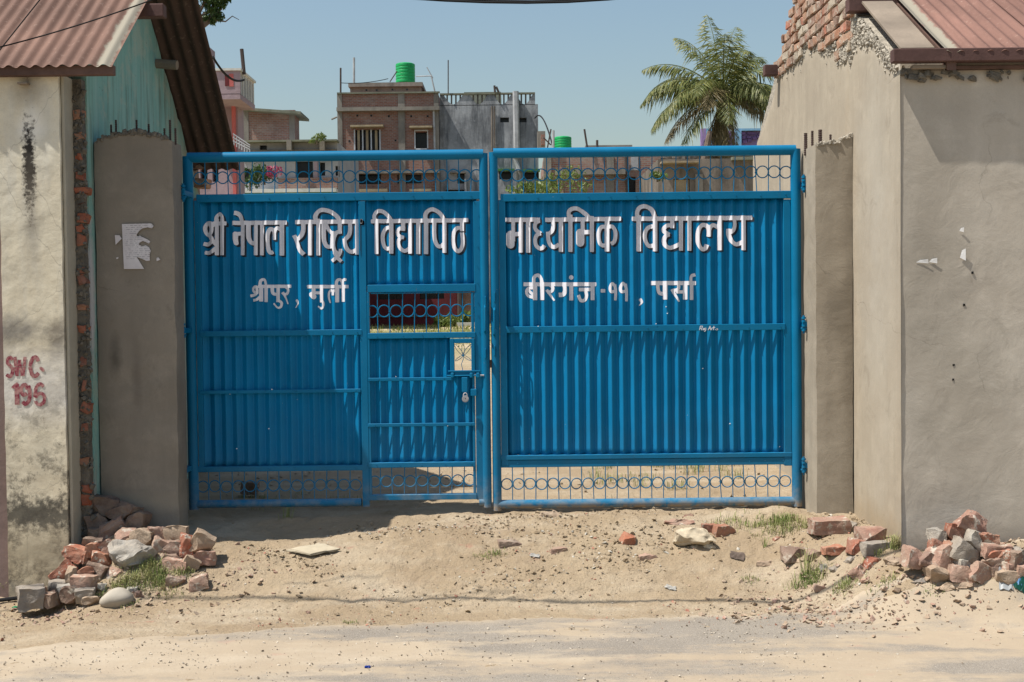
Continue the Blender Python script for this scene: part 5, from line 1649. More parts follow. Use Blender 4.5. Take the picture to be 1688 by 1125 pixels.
for k in range(28):
    a = at(1176+(k % 10)*8.4+rnd.uniform(-2,2), 221+(k//10)*6+rnd.uniform(-1.5,1.5), 74.9); mb = MB(); mb.box(a.x-.12, a.x+.12, 74.85, 75.02, a.z-.08, a.z+.08); mb.build('pierced_block', LIL, h.root)

# ================================================================== OVERHEAD CABLES
BLK = varied('black cable sheath', (.012,.012,.013), .8, 1.4)
def cable(p, q, sag, r, label, n=40, dy=0):
    pts = []
    for k in range(n+1):
        u = k/n; v = p.lerp(q, u); v.z -= sag*4*u*(1-u); pts.append(v)
    mb = MB(); mb.tube(pts, r, 6); o = mb.build('overhead_cable', BLK, None, True); tag(o, label, 'cable', 'overhead cables'); return o
A_ = at(868, 5, 7.85)
def hang(low, a, r, label):
    pts = []
    for k in range(-40, 41):
        x = k*.25; ax = abs(x); z = a*min(ax, 2)**2 + (a*4*(ax-2) if ax > 2 else 0)
        pts.append(low+Vector((x, .01*math.sin(k), z)))
    mb = MB(); mb.tube(pts, r, 6); o = mb.build('overhead_cable', BLK, None, True); tag(o, label, 'cable', 'overhead cables'); return o
hang(A_, .068, .0075, 'thick black cable sagging into the top of the view above the gate')
hang(A_+Vector((.03, .012, .012)), .067, .007, 'thin cable running just above the thick one over the gate')
p = at(-60, 92, 8.0); q = at(300, -19, 8.0); cable(p, q, .03, .0045, 'thin black cable crossing low in front of the left roof')
p = at(-30, 120, 8.2); q = at(80, -18, 8.2); cable(p, q, .0, .004, 'short steep black cable at the far left of the rusty roof')
p = at(351, 94, 36); q = at(402, 132, 39); cable(p, q, .25, .035, 'drooping black cable at the pink balcony')
p = at(562, 137, 69.5); q = at(640, 130, 69.5); cable(p, q, .1, .02, 'thin wire from the pole on the brick building roof')
p = at(882, 195, 69); q = at(912, 245, 54); cable(p, q, -.6, .035, 'cable looping down right of the scalloped building')

# ================================================================== TREES
def leafmat(name, a, b, c_):
    t = NT(name)
    n = t.noise(1.7, 4, .6)
    col = t.mix(t.ramp(n, .35, .65), a, b)
    col = t.mix(t.ramp(t.noise(9, 3, .6), .52, .68), col, c_)
    t.col(col)
    m = t.fin(.5, .35)
    tr = t.t.nodes.new('ShaderNodeBsdfTranslucent'); ms = t.t.nodes.new('ShaderNodeMixShader'); ms.inputs[0].default_value = .3
    t.l(col, tr.inputs[0]); t.l(t.b.outputs[0], ms.inputs[1]); t.l(tr.outputs[0], ms.inputs[2]); t.l(ms.outputs[0], t.out.inputs['Surface'])
    return m
M['palm'] = leafmat('palm leaflets', (.085,.115,.03), (.17,.185,.055), (.33,.29,.10))
M['palmdry'] = leafmat('dry palm leaflets', (.15,.12,.05), (.20,.16,.08), (.26,.21,.11))
M['leaf'] = leafmat('tree leaves', (.035,.07,.02), (.06,.11,.03), (.10,.15,.05))
M['bush'] = leafmat('bush leaves', (.09,.14,.03), (.15,.20,.05), (.24,.26,.07))
M['bark'] = varied('grey brown bark', (.17,.13,.10), .6, 1.3, 4, .95, .9, 25, .03)
M['fibre'] = varied('palm fibre', (.16,.12,.085), .5, 1.4, 3, .95, .9, 12, .05)

PY_ = 58
pb = at(1176, 320, PY_); pc = at(1192, 156, PY_)
palm = empty('palm_tree', (at(1172, 500, PY_).x, PY_, 0))
tag(palm, 'coconut palm with drooping fronds rising behind the right gate leaf', 'tree')
mb = MB(); pts = []; rs = []
x00 = at(1165, 500, PY_).x
for k in range(60):
    u = k/59; z = pc.z*u
    x = x00+(pc.x-x00)*(u**1.6); pts.append((x, PY_, z)); rs.append((.27-.07*u)*(1+.06*(k % 2)))
mb.tube(pts, rs, 12); mb.build('trunk', M['fibre'], palm, True)
def frond(base, az, el, L, droop, mat, seed, leaf=.62):
    r_ = random.Random(seed); mb = MB(); n = 26
    d = Vector((math.cos(az)*math.cos(el), math.sin(az)*math.cos(el), math.sin(el)))
    p = Vector(base); pts = [p.copy()]; ds = []
    for k in range(n):
        d = (d+Vector((0, 0, -droop/n*(.4+1.5*k/n)))).normalized(); p = p+d*(L/n); pts.append(p.copy()); ds.append(d.copy())
    mb.tube(pts, [.045*(1-.85*k/n) for k in range(n+1)], 5)
    for k in range(2, n):
        for sub in range(3):
            u = (k+sub/3)/n; q = pts[k].lerp(pts[k+1], sub/3) if k+1 < len(pts) else pts[k]
            d = ds[min(k, n-1)]; side = d.cross(Vector((0,0,1)))
            if side.length < .05: side = Vector((1,0,0))
            side.normalize()
            ll = leaf*math.sin(math.pi*min(1, .12+u*.88))**.6*r_.uniform(.8, 1.15)
            for sg_ in (-1, 1):
                out = (side*sg_*r_.uniform(.6, .95)+d*r_.uniform(.35, .7)+Vector((0,0,r_.uniform(-1.1, -.15)))).normalized()
                tip = q+out*ll+Vector((0,0,-.45*ll*r_.random()))
                mid = q+out*ll*.5
                w = d.cross(out).normalized()*.0+d*.034
                mb.quad(q-w*.6, mid-w, tip, mid+w)
    return mb
crown = (pc.x, PY_, pc.z)
specs = [  # azimuth (0 = right), elevation, length, droop, leaflet length
 (178, .45, 3.7, 1.5), (168, .80, 3.7, 1.35), (196, .10, 3.9, 1.5), (186, -.25, 3.3, 1.3),
 (3, .50, 3.1, 1.5), (-14, .05, 3.3, 1.7), (16, .85, 3.2, 1.5), (-35, -.15, 3.0, 1.5),
 (140, 1.15, 3.7, 1.3), (105, 1.3, 3.9, .9), (60, 1.25, 3.8, 1.3), (35, 1.05, 3.5, 1.7),
 (235, .55, 3.2, 1.9), (300, .5, 3.1, 1.9), (270, .1, 3.0, 2.0), (215, -.5, 3.0, 1.0), (328, .3, 3.2, 2.1), (265, 1.2, 3.3, 1.9), (205, .35, 3.6, 2.1), (172, .2, 3.6, 1.9), (10, .2, 3.2, 2.0), (155, .7, 3.5, 1.7), (25, .6, 3.3, 1.7), (250, .3, 3.0, 1.8), (290, 1.0, 3.2, 1.8), (190, .6, 3.8, 1.9)]
specs = [(math.radians(a_), e_, l_, d_) for a_, e_, l_, d_ in specs]
for k, (az, el, L, dr) in enumerate(specs):
    mt = M['palmdry'] if k in (3, 7, 23) else M['palm']
    frond(crown, az+.1*math.sin(k*7), el, L*1.12, dr*.9, mt, k, 1.0).build('frond', mt, palm)
for k in range(11):   # dead hanging skirt
    frond((pc.x+.25*math.cos(k*2.1), PY_-.15, pc.z-.2-.25*(k%3)), math.radians(190+k*17), -1.0-.05*k, 2.6, .6, M['palmdry'], 90+k, .5).build('dead_frond', M['palmdry'], palm)
mb = MB()
# second leaning trunk beside it
tr2 = empty('leaning_trunk', (at(1150, 500, 50).x, 50, 0)); tag(tr2, 'pale bare leaning trunk left of the palm trunk seen through the right grille', 'tree trunk')
a = at(1148, 330, 50); b = at(1160, 268, 50); mb.tube([(a.x-.4, 50, 0), (a.x, 50, a.z), (b.x, 50, b.z), (b.x+.25, 50, b.z+1.2)], [.2,.17,.14,.1], 8); mb.build('trunk', M['bark'], tr2, True)

def leaves(mb, c_, rad, n, size, r_, flat=.8):
    for k in range(n):
        v = Vector((r_.gauss(0, 1), r_.gauss(0, 1), r_.gauss(0, flat)))
        v = v.normalized()*rad*r_.random()**.45
        p = Vector(c_)+Vector((v.x, v.y, v.z*flat))
        e = Euler((r_.random()*6, r_.random()*6, r_.random()*6)).to_matrix()
        s_ = size*r_.uniform(.6, 1.3)
        mb.quad(p+e@Vector((-s_, 0, 0)), p+e@Vector((0, -s_*.4, 0)), p+e@Vector((s_, 0, 0)), p+e@Vector((0, s_*.4, 0)))
# tree at the upper left, branches reaching into the view
TY = 24; r_ = random.Random(5)
tb = at(300, -40, TY)
tree = empty('leafy_tree', (tb.x, TY, 0)); tag(tree, 'dark leafy tree whose branches show above the left roof', 'tree')
mb = MB(); mb.tube([(tb.x, TY, 0), (tb.x+.1, TY, 3), (tb.x, TY, 6), (tb.x+.2, TY, 8.5)], [.25,.2,.15,.08], 8); mb.build('trunk', M['bark'], tree, True)
mb = MB()
ends = [(352, 8), (338, 20), (366, 14), (345, -10), (333, 36), (350, 34)]
for ex, ey in ends:
    e = at(ex, ey, TY); mb.tube([(tb.x+.1, TY, 6.2), ((tb.x+e.x)/2, TY, (6.4+e.z)/2+.1), tuple(e)], [.07,.04,.02], 6)
a = at(355, 34, TY); b = at(372, 36, TY); c_ = at(383, 27, TY); d = at(394, 33, TY); mb.tube([a, b, c_, d], [.02,.014,.01,.006], 5)
mb.build('limbs', M['bark'], tree, True)
mb = MB()
for (ex, ey, rr, n) in [(345,2,.17,260),(362,6,.14,220),(372,-4,.12,180),(352,18,.15,220),(340,30,.09,100),(360,28,.12,130),(350,36,.07,70),(335,-20,.5,600),(300,-40,.9,800)]:
    leaves(mb, at(ex, ey, TY), rr, n, .045, r_)
mb.build('crown', M['leaf'], tree)
def bush(px, py, Y, rad, n, label, mat=None, size=.07, flower=False):
    c_ = at(px, py, Y); root = empty('bush', (c_.x, Y, 0 if c_.z < 3 else c_.z-rad)); tag(root, label, 'bush')
    mb = MB(); mb.tube([(c_.x, Y, WORLD_LOC[root.name].z), (c_.x, Y, c_.z)], [.04, .02], 5); mb.build('stem', M['bark'], root)
    mb = MB()
    for k in range(7): leaves(mb, c_+Vector((rnd.uniform(-.8,.8)*rad, rnd.uniform(-.4,.4)*rad, rnd.uniform(-.5,.5)*rad)), rad*.55, n//7, size, rnd)
    mb.build('foliage', mat or M['bush'], root)
bush(522, 226, 57, .35, 260, 'small potted plants on the slab of the long house')
bush(865, 312, 40, .5, 420, 'yellow green bush at the foot of the grey building')
bush(930, 303, 42, .75, 700, 'bushy yellow green shrub before the brick house')
bush(893, 312, 41, .45, 300, 'low shrub between the two yellow green bushes')
bush(1084, 286, 44, .3, 260, 'small green sapling at the corner of the brick house')
bush(412, 292, 50, .55, 420, 'dark green climber at the left of the long house', M['leaf'])
bush(436, 284, 50, .5, 360, 'dark leafy plant in front of the long house', M['leaf'])
M['magenta'] = leafmat('magenta blossoms', (.28,.03,.12), (.40,.06,.10), (.45,.1,.2))
bush(452, 284, 49.5, .34, 240, 'magenta flowering bush seen through the left top grille', M['magenta'], .06)
bush(738, 531, 62, .55, 500, 'yellow weeds at the corner of the maroon house', size=.11)
bush(765, 526, 64, .55, 400, 'pale weeds growing beside the low whitewashed wall', size=.11)
# ================================================================== RUBBLE, STONES AND LITTER
kinds = {
 'red': [(.40,.13,.075),(.44,.16,.09),(.36,.11,.065)],
 'pink': [(.42,.25,.19),(.46,.28,.21),(.38,.21,.16)],
 'tan': [(.46,.34,.24),(.42,.31,.22)],
 'grey': [(.33,.30,.26),(.29,.265,.235)],
 'white': [(.44,.42,.375),(.39,.37,.33)],
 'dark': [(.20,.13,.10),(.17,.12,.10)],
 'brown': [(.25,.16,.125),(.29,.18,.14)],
}
MORT = {'red': (.46,.42,.35), 'pink': (.46,.40,.33), 'brown': (.33,.29,.24)}
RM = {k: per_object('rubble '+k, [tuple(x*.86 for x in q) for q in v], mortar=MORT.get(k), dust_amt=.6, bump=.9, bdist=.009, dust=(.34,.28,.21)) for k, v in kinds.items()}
RM['smooth'] = varied('smooth river stone', (.36,.32,.26), .85, 1.15, 5, .75, .15, 60)
RM['yellow'] = per_object('crumbling lime lump', [(.52,.45,.33)], dust=(.42,.34,.24), dust_amt=.4)

def block_bm(w, h, d, seed, rough=.1, cuts=2, subdiv=4):
    """a broken brick: box with chopped corners and worn, uneven faces"""
    r_ = random.Random(seed)
    bm = bmesh.new(); bmesh.ops.create_cube(bm, size=1.0)
    for k in range(cuts):
        n = Vector((r_.choice((-1,1))*r_.uniform(.3,1), r_.choice((-1,1))*r_.uniform(.0,1), r_.choice((-1,1))*r_.uniform(.2,1))).normalized()
        res = bmesh.ops.bisect_plane(bm, geom=list(bm.verts)+list(bm.edges)+list(bm.faces), plane_co=n*r_.uniform(.36,.55), plane_no=n, clear_outer=True)
        ed = [e for e in res['geom_cut'] if isinstance(e, bmesh.types.BMEdge)]
        if ed: bmesh.ops.contextual_create(bm, geom=ed)
    bmesh.ops.triangulate(bm, faces=bm.faces)
    bmesh.ops.subdivide_edges(bm, edges=bm.edges, cuts=subdiv, use_grid_fill=True)
    for v in bm.verts:
        p = v.co.copy()
        L = max(w, d, h)
        q = Vector((p.x*w, p.y*d, p.z*h))
        k = 1/(L)
        n1 = Vector([mnoise.noise(q*k*2.2+Vector((seed*3.1+i*7, i, 0))) for i in range(3)])
        n2 = Vector([mnoise.noise(q*k*7+Vector((seed*1.7+i*5, i, 3))) for i in range(3)])
        # round the corners
        m = max(abs(p.x), abs(p.y), abs(p.z)); rr = p.length
        p2 = q*(1-.14*max(0, rr-.62))
        n3 = mnoise.noise(q*k*22+Vector((seed, 0, 9)))
        v.co = p2+n1*L*rough+n2*L*rough*.45+q.normalized()*n3*L*.03
    return bm
def rock_bm(w, h, d, seed, rough=.12, smooth=False):
    r_ = random.Random(seed); bm = bmesh.new()
    if smooth:
        bmesh.ops.create_icosphere(bm, subdivisions=4, radius=.5)
        for v in bm.verts:
            p = v.co; v.co = Vector((p.x*w*(1-.25*p.z), p.y*d, p.z*h*(1+.25*p.x)))+p*max(w,h)*.12*mnoise.noise(p*2+Vector((seed,0,0)))
        return bm
    for k in range(15):
        v = Vector((r_.gauss(0,1), r_.gauss(0,1), r_.gauss(0,1))).normalized()*.5
        bm.verts.new((v.x*w, v.y*d, v.z*h))
    bmesh.ops.convex_hull(bm, input=bm.verts)
    loose = [v for v in bm.verts if not v.link_faces]
    bmesh.ops.delete(bm, geom=loose, context='VERTS')
    bmesh.ops.subdivide_edges(bm, edges=bm.edges, cuts=5, use_grid_fill=True)
    L = max(w, h, d)
    for v in bm.verts:
        q = v.co/L
        v.co += Vector([mnoise.noise(q*5+Vector((seed*3.1+i*7, i, 0))) for i in range(3)])*L*rough*.6 + Vector([mnoise.noise(q*14+Vector((seed+i*7, i, 0))) for i in range(3)])*L*rough*.25
    return bm

def lump(px, py, w, h, kind, label, name='brick', shape='block', depth=None, yaw=0, tilt=0, group=None, Y=None, sink=.0, cuts=3, cat=None, lift=0, rough=.10):
    """(px,py): middle of the thing in the photo; w,h photo pixels"""
    if Y is None:
        g = ground_hit(px, py+h*.42); Y = g.y + .03
    s_ = Y/2100; W = w*s_; Hh = h*s_; D = depth or (W*.55 if W > Hh*1.3 else W*.8)
    c_ = at(px, py, Y)
    seed = int(px*7+py*13)
    if shape == 'block': bm = block_bm(W*.95, Hh*.98, D, seed, rough, cuts)
    elif shape == 'smooth': bm = rock_bm(W, Hh, D, seed, smooth=True)
    else: bm = rock_bm(W*1.12, Hh*1.15, D*1.1, seed)
    Mx = Matrix.Translation((c_.x, Y, c_.z-sink)) @ Matrix.Rotation(tilt, 4, 'Y') @ Matrix.Rotation(yaw, 4, 'Z')
    mb = MB(); mb.bm(bm, Mx)
    o = mb.build(name, RM[kind], None, True)
    tag(o, label, cat or {'brick': 'brick', 'rubble_stone': 'stone', 'mortar_lump': 'rubble'}.get(name, 'stone'), group)
    return o

DIRTYP = varied('dirty paper', (.42,.40,.36), .6, 1.15, 30, .9, .4)
LG = 'broken bricks heaped at the left wall'
RG = 'broken bricks heaped against the grey right wall'
left_pile = [
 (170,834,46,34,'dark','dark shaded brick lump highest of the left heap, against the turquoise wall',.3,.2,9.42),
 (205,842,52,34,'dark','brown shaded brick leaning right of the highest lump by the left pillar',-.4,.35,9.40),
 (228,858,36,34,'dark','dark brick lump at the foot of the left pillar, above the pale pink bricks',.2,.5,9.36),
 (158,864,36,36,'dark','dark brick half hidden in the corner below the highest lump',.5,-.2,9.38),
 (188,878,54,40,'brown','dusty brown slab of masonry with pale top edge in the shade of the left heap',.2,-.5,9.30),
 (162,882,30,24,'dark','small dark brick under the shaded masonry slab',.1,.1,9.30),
 (208,886,38,30,'pink','orange pink brick end standing just left of the two pale bricks',.3,.1,9.18),
 (238,888,40,34,'tan','pale brick directly behind the big white stone',-.2,.2,9.14),
 (263,880,42,24,'pink','pink brick lying on top of the heap middle, with a cracked upper face',.3,.12,9.16),
 (265,902,28,40,'pink','upright pink brick at the right shoulder of the white stone',.1,-.2,9.06),
 (291,880,40,26,'tan','rounded yellowish brick on the back right of the left heap',-.1,.0,9.14),
 (287,904,34,24,'brown','shadowed brick under the yellowish brick',.2,.0,9.06),
 (308,900,24,38,'red','bright orange red upright brick near the right end of the left heap',.3,.1,9.04),
 (333,896,38,36,'tan','tan brick leaning at the far right back of the left heap',.2,.5,9.06),
 (337,920,38,24,'pink','squared pink brick at the right foot of the left heap',.35,.0,8.98),
 (286,922,30,16,'brown','flat dark brick between the upright pink one and the pink slab',.0,.0,9.0),
 (128,914,44,28,'red','orange red brick at the top left of the heap beside the white wall',-.2,.15,8.98),
 (151,906,26,26,'red','small bright red brick beside the orange one near the wall corner',.4,.3,8.98),
 (152,896,30,18,'dark','dark red brick chip behind the orange brick at the wall corner',.2,.2,9.06),
 (168,922,36,20,'red','red broken brick left below the white stone',.2,.25,8.94),
 (172,908,34,26,'pink','pinkish brick tucked at the left tip of the white stone',.0,-.6,9.0),
 (105,944,44,26,'red','long red brick slanting down before the white wall',.1,-.75,8.9),
 (117,950,16,30,'tan','thin pale upright shard leaning on the slanting red brick',.1,.1,8.82),
 (141,946,30,20,'red','dull red lump in the middle of the left heap front',.2,-.3,8.86),
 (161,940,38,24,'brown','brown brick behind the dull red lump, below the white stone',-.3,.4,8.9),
 (196,948,40,22,'pink','flat tan pink brick right below the white stone',.3,.05,8.88),
 (290,938,44,32,'pink','broad pink brick right of the grass tuft in the left heap',-.2,.2,8.93),
 (313,929,28,26,'tan','round tan piece on the broad pink brick',.3,.6,8.93),
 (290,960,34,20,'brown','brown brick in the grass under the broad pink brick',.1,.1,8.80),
 (326,962,38,22,'pink','wedge shaped pink brick lying alone at the right front of the left heap',.2,-.25,8.76),
 (139,962,42,26,'pink','pink brick with squared end above the front row of the left heap',.1,.0,8.76),
 (98,968,36,20,'grey','grey brick left of the pink one in the front row',.15,.1,8.80),
 (110,974,32,18,'white','pale grey broken edge brick between the two front blocks',.3,.0,8.74),
 (118,980,34,26,'brown','brown and grey brick in the middle of the front row',.0,.0,8.70),
 (140,984,32,26,'grey','grey mortar covered block right of the brown one in the front row',.2,.0,8.66),
 (150,990,28,14,'tan','low tan piece touching the rounded stone',.0,.0,8.62),
 (215,976,26,16,'white','small pale stone behind the rounded stone',.2,.0,8.72),
 (229,982,18,14,'brown','little brown chip right of the small pale stone',.5,.3,8.68),
 (168,968,14,12,'white','tiny pale chip between pink brick and rounded stone',.2,.1,8.74),
 (70,980,26,22,'pink','pinkish stub behind the big grey corner block',.5,.3,8.76),
]
for (x, y, w, h_, k, lab, yaw, tilt, Y) in left_pile:
    lump(x, y, w, h_, k, lab, yaw=yaw, tilt=tilt, Y=Y, group=LG)
lump(218, 914, 90, 50, 'white', 'big white rough limestone lump in the middle of the left heap', 'rubble_stone', 'rock', Y=8.98, depth=.28, yaw=.2, tilt=.1)
lump(193, 987, 54, 36, 'smooth', 'smooth rounded cream stone at the front of the left heap', 'rubble_stone', 'smooth', Y=8.60, depth=.18, yaw=.2)
lump(51, 985, 44, 36, 'grey', 'big grey squared concrete block at the front left corner', 'rubble_stone', 'block', Y=8.66, depth=.2, yaw=.4, cuts=1)
lump(83, 988, 26, 24, 'brown', 'brownish broken half of the grey corner block', 'rubble_stone', 'block', Y=8.68, depth=.15, yaw=-.2)
right_pile = [
 (1600,862,50,34,'pink','large pink orange brick perched on top of the right heap',.25,.5,8.20),
 (1578,880,40,28,'red','orange red brick second from the top of the right heap',.1,.2,8.20),
 (1544,890,26,34,'white','upright mortar covered brick at the left shoulder of the right heap',.2,.1,8.18),
 (1545,902,26,26,'red','dark red brick face under the mortar covered one',.1,.15,8.15),
 (1607,892,32,30,'white','mortar crusted brick right below the top brick',.2,.4,8.18),
 (1625,888,32,18,'red','red brick wedged beside the mortar crusted one',.1,.35,8.20),
 (1640,893,12,22,'red','small round red piece right of the wedged red brick',.1,.1,8.22),
 (1563,906,30,30,'red','bright orange brick in the middle of the right heap',.1,.25,8.12),
 (1548,922,38,40,'pink','big brown pink brick leaning left in the right heap',.3,-.3,8.08),
 (1590,914,52,34,'grey','grey dusty brick slanting down right in the heap middle',.2,.55,8.10),
 (1580,920,26,26,'pink','pink brick under the bright orange one',.3,-.5,8.06),
 (1588,932,26,20,'white','crumbly white mortar lump in the centre of the right heap',.3,.1,8.02),
 (1642,908,46,22,'pink','flat pinkish brick at the right shoulder of the heap',.1,.05,8.14),
 (1651,918,36,24,'red','bright red brick below the flat right shoulder brick',-.3,-.2,8.10),
 (1675,922,30,28,'brown','dark brown brick in shade at the right side of the heap',.4,.0,8.14),
 (1508,920,38,32,'pink','rounded pink brick at the far left of the right heap',.2,.2,8.12),
 (1527,922,30,24,'brown','brown brick just right of the rounded pink one',.1,.3,8.14),
 (1548,946,38,30,'tan','tan pink brick at the front left foot of the right heap',.1,-.2,7.98),
 (1585,946,42,26,'pink','dull pink brick at the front foot of the right heap',.0,.1,7.98),
 (1617,944,42,32,'pink','angular pink brick with a shadowed side at the front of the right heap',.3,.3,7.98),
 (1637,928,36,18,'brown','brownish brick lying level in the right part of the heap',.1,.0,8.06),
 (1638,944,28,18,'brown','small brown piece below the level brick',.2,.1,8.0),
 (1657,952,38,22,'tan','tan flat brick at the right front corner of the heap',.1,.0,7.98),
 (1682,912,20,18,'grey','grey piece at the right picture edge above the brown brick',.2,.0,8.16),
 (1684,944,20,26,'pink','pink brick cut by the right picture edge',.1,.1,8.04),
 (1664,938,26,20,'pink','pinkish chunk before the dark brown brick',.4,.2,8.04),
]
for (x, y, w, h_, k, lab, yaw, tilt, Y) in right_pile:
    Y = min(8.36, ground_hit(x, 966).y + .02 + .0022*(952-y))
    lump(x, y, w*1.04, h_*1.04, k, lab, yaw=yaw, tilt=tilt, Y=Y, group=RG)
singles = [
 (1366,866,68,26,'pink','whole pink brick lying flat before the right gate pillar','brick','block',.15,.0,1),
 (1404,869,20,22,'grey','mortar lump at the right end of the flat pink brick','mortar_lump','rock',.0,.0,1),
 (1435,881,48,26,'pink','pink brick tilted at the foot of the bright right wall','brick','block',.35,.05,1),
 (1443,903,50,24,'grey','grey brick lying before the corner of the right wall','brick','block',.2,.0,1),
 (1412,900,28,26,'red','red brick end left of the grey brick by the wall corner','brick','block',.2,.2,2),
 (1381,904,54,14,'red','flat red brick sunk in the sand left of the wall corner','brick','block',.1,.0,2),
 (1310,912,46,24,'brown','brown sunken brick left of the right rubble patch','brick','block',.2,.05,2),
 (1192,873,42,20,'red','dark red brick half buried in sand before the right leaf','brick','block',.4,.1,1),
 (1168,870,24,16,'red','short red brick touching the half buried dark red one','brick','block',.1,.0,2),
 (1436,926,26,20,'red','small red brick in the rubble before the right wall corner','brick','block',.3,.1,2),
 (1402,924,28,20,'grey','grey stone in the rubble patch left of the red brick','rubble_stone','rock',.0,.0,2),
 (1415,943,42,28,'pink','pale pink rounded chunk at the front of the right rubble patch','rubble_stone','rock',.0,.0,2),
 (1379,938,26,14,'grey','low grey stone left of the pale pink chunk','rubble_stone','rock',.0,.0,2),
 (1358,936,22,14,'white','white pebble stone at the left of the rubble patch','rubble_stone','rock',.0,.0,2),
 (1350,970,22,14,'pink','small pink brick piece alone at the road edge','brick','block',.2,.3,2),
 (1281,888,14,9,'red','tiny red chip on the sand mound by the right leaf','brick','block',.2,.0,2),
 (1265,927,44,12,'tan','flat tan stone in the sand left of the grass tuft','rubble_stone','rock',.0,.0,2),
 (1345,914,34,18,'brown','rusty brown chunk between the sunken bricks','brick','block',.0,.1,2),
 (1475,926,38,20,'tan','low tan lump between the grey brick and the right heap','rubble_stone','rock',.0,.0,2),
 (1427,958,18,10,'pink','little pink chip at the front edge of the right rubble','brick','block',.0,.0,2),
 (1520,957,36,16,'grey','grey flat rock at the left front of the right heap','rubble_stone','rock',.1,.0,2),
 (1590,965,80,18,'tan','long low tan slab in front of the right heap','rubble_stone','rock',.0,.0,2),
 (905,846,40,12,'tan','rounded sandy lump just under the right leaf near the middle','rubble_stone','rock',.0,.0,2),
 (1134,849,20,8,'pink','small pink stone on the sand lip under the right leaf','rubble_stone','rock',.0,.0,2),
 (1036,889,24,20,'red','pointed red brick shard sticking out of the sand','brick','block',.3,.5,2),
 (920,906,30,10,'pink','flat pink shard on the sand left of the pointed one','brick','block',.2,.0,2),
 (1070,916,36,8,'pink','flat pink brick flake right of the pointed shard','brick','block',.2,.0,2),
 (840,893,40,10,'brown','flat reddish flake in the sand in front of the meeting stiles','brick','block',.2,.0,2),
 (1118,860,52,8,'pink','thin flat stone in the sand before the right leaf','rubble_stone','rock',.0,.0,2),
 (411,805,30,22,'brown','brown brick on the ground behind the left leaf bottom grille','brick','block',.1,.1,2),
]
for (x, y, w, h_, k, lab, nm, shp, yaw, tilt, cuts) in singles:
    if y == 805:
        lump(x, y, w, h_, k, lab, nm, shp, yaw=yaw, tilt=tilt, Y=10.9, cuts=cuts)
    else:
        lump(x, y+2, w, h_, k, lab, nm, shp, yaw=yaw, tilt=tilt, cuts=cuts, rough=.06)
lump(1146, 886, 68, 32, 'yellow', 'big pale yellow crumbling lime lump before the right leaf', 'mortar_lump', 'rock', depth=.22, cat='rubble')
lump(1147, 905, 20, 12, 'yellow', 'small pale lime crumb below the big lump, the left one', 'mortar_lump', 'rock', cat='rubble')
lump(1171, 902, 22, 10, 'yellow', 'small pale lime crumb below the big lump, the right one', 'mortar_lump', 'rock', cat='rubble')
# folded cream sack
root_p = ground_hit(516, 915)
mb = MB()
for lay in range(3):
    n = 16
    for j in range(5):
        for i in range(n):
            pass
def sack(poly, z, th, seed):
    bm = bmesh.new(); vs = []
    N = 14; J = 8
    (ax, ay), (bx, by), (cx, cy), (dx, dy) = poly
    for j in range(J+1):
        for i in range(N+1):
            u = i/N; v = j/J
            x = (ax*(1-u)+bx*u)*(1-v)+(dx*(1-u)+cx*u)*v; y = (ay*(1-u)+by*u)*(1-v)+(dy*(1-u)+cy*u)*v
            e = min(u, 1-u, v, 1-v)
            vs.append((x, y, .45*z+.55*(H(x, y)+(z-zq))+.006*0+.010*mnoise.noise(Vector((x*8, y*8, seed)))+.012*min(1, e*6)))
    return vs, N, J
def sack_sheet(mb, poly, z, th, seed):
    vs, N, J = sack(poly, z, th, seed); b = len(mb.v)
    mb.v += vs; mb.v += [(x, y, zz-th) for x, y, zz in vs]; K = (N+1)*(J+1)
    for j in range(J):
        for i in range(N):
            a = b+j*(N+1)+i; mb.f += [(a, a+1, a+N+2, a+N+1), (K+a+N+1, K+a+N+2, K+a+1, K+a)]; mb.fm += [0, 0]
    for i in range(N):
        for a in (b+i, b+J*(N+1)+i): mb.f.append((a, K+a, K+a+1, a+1)); mb.fm.append(0)
    for j in range(J):
        for a in (b+j*(N+1), b+j*(N+1)+N): mb.f.append((a, a+N+1, K+a+N+1, K+a)); mb.fm.append(0)
def gp(px, py):
    g = ground_hit(px, py); return (g.x, g.y)
SACK = varied('cream woven sack', (.42,.36,.26), .85, 1.1, 9, .9, .5, 160, .003)
zq = max(H(*gp(x, y)) for x, y in ((475,910),(515,922),(560,912),(520,900)))
g1, g2, g3, g4 = gp(472, 914), gp(512, 925), gp(561, 912), gp(524, 901)
mb = MB(); sack_sheet(mb, [g1, g2, g3, g4], zq+.012, .010, 1); sack_sheet(mb, [tuple(a*.93+b*.07 for a, b in zip(g1, g3)), g2, g3, g4], zq+.018, .010, 5)
o = mb.build('folded_sack', SACK, None, True); tag(o, 'folded cream cloth sack lying flat on the dirt before the left leaf', 'sack')
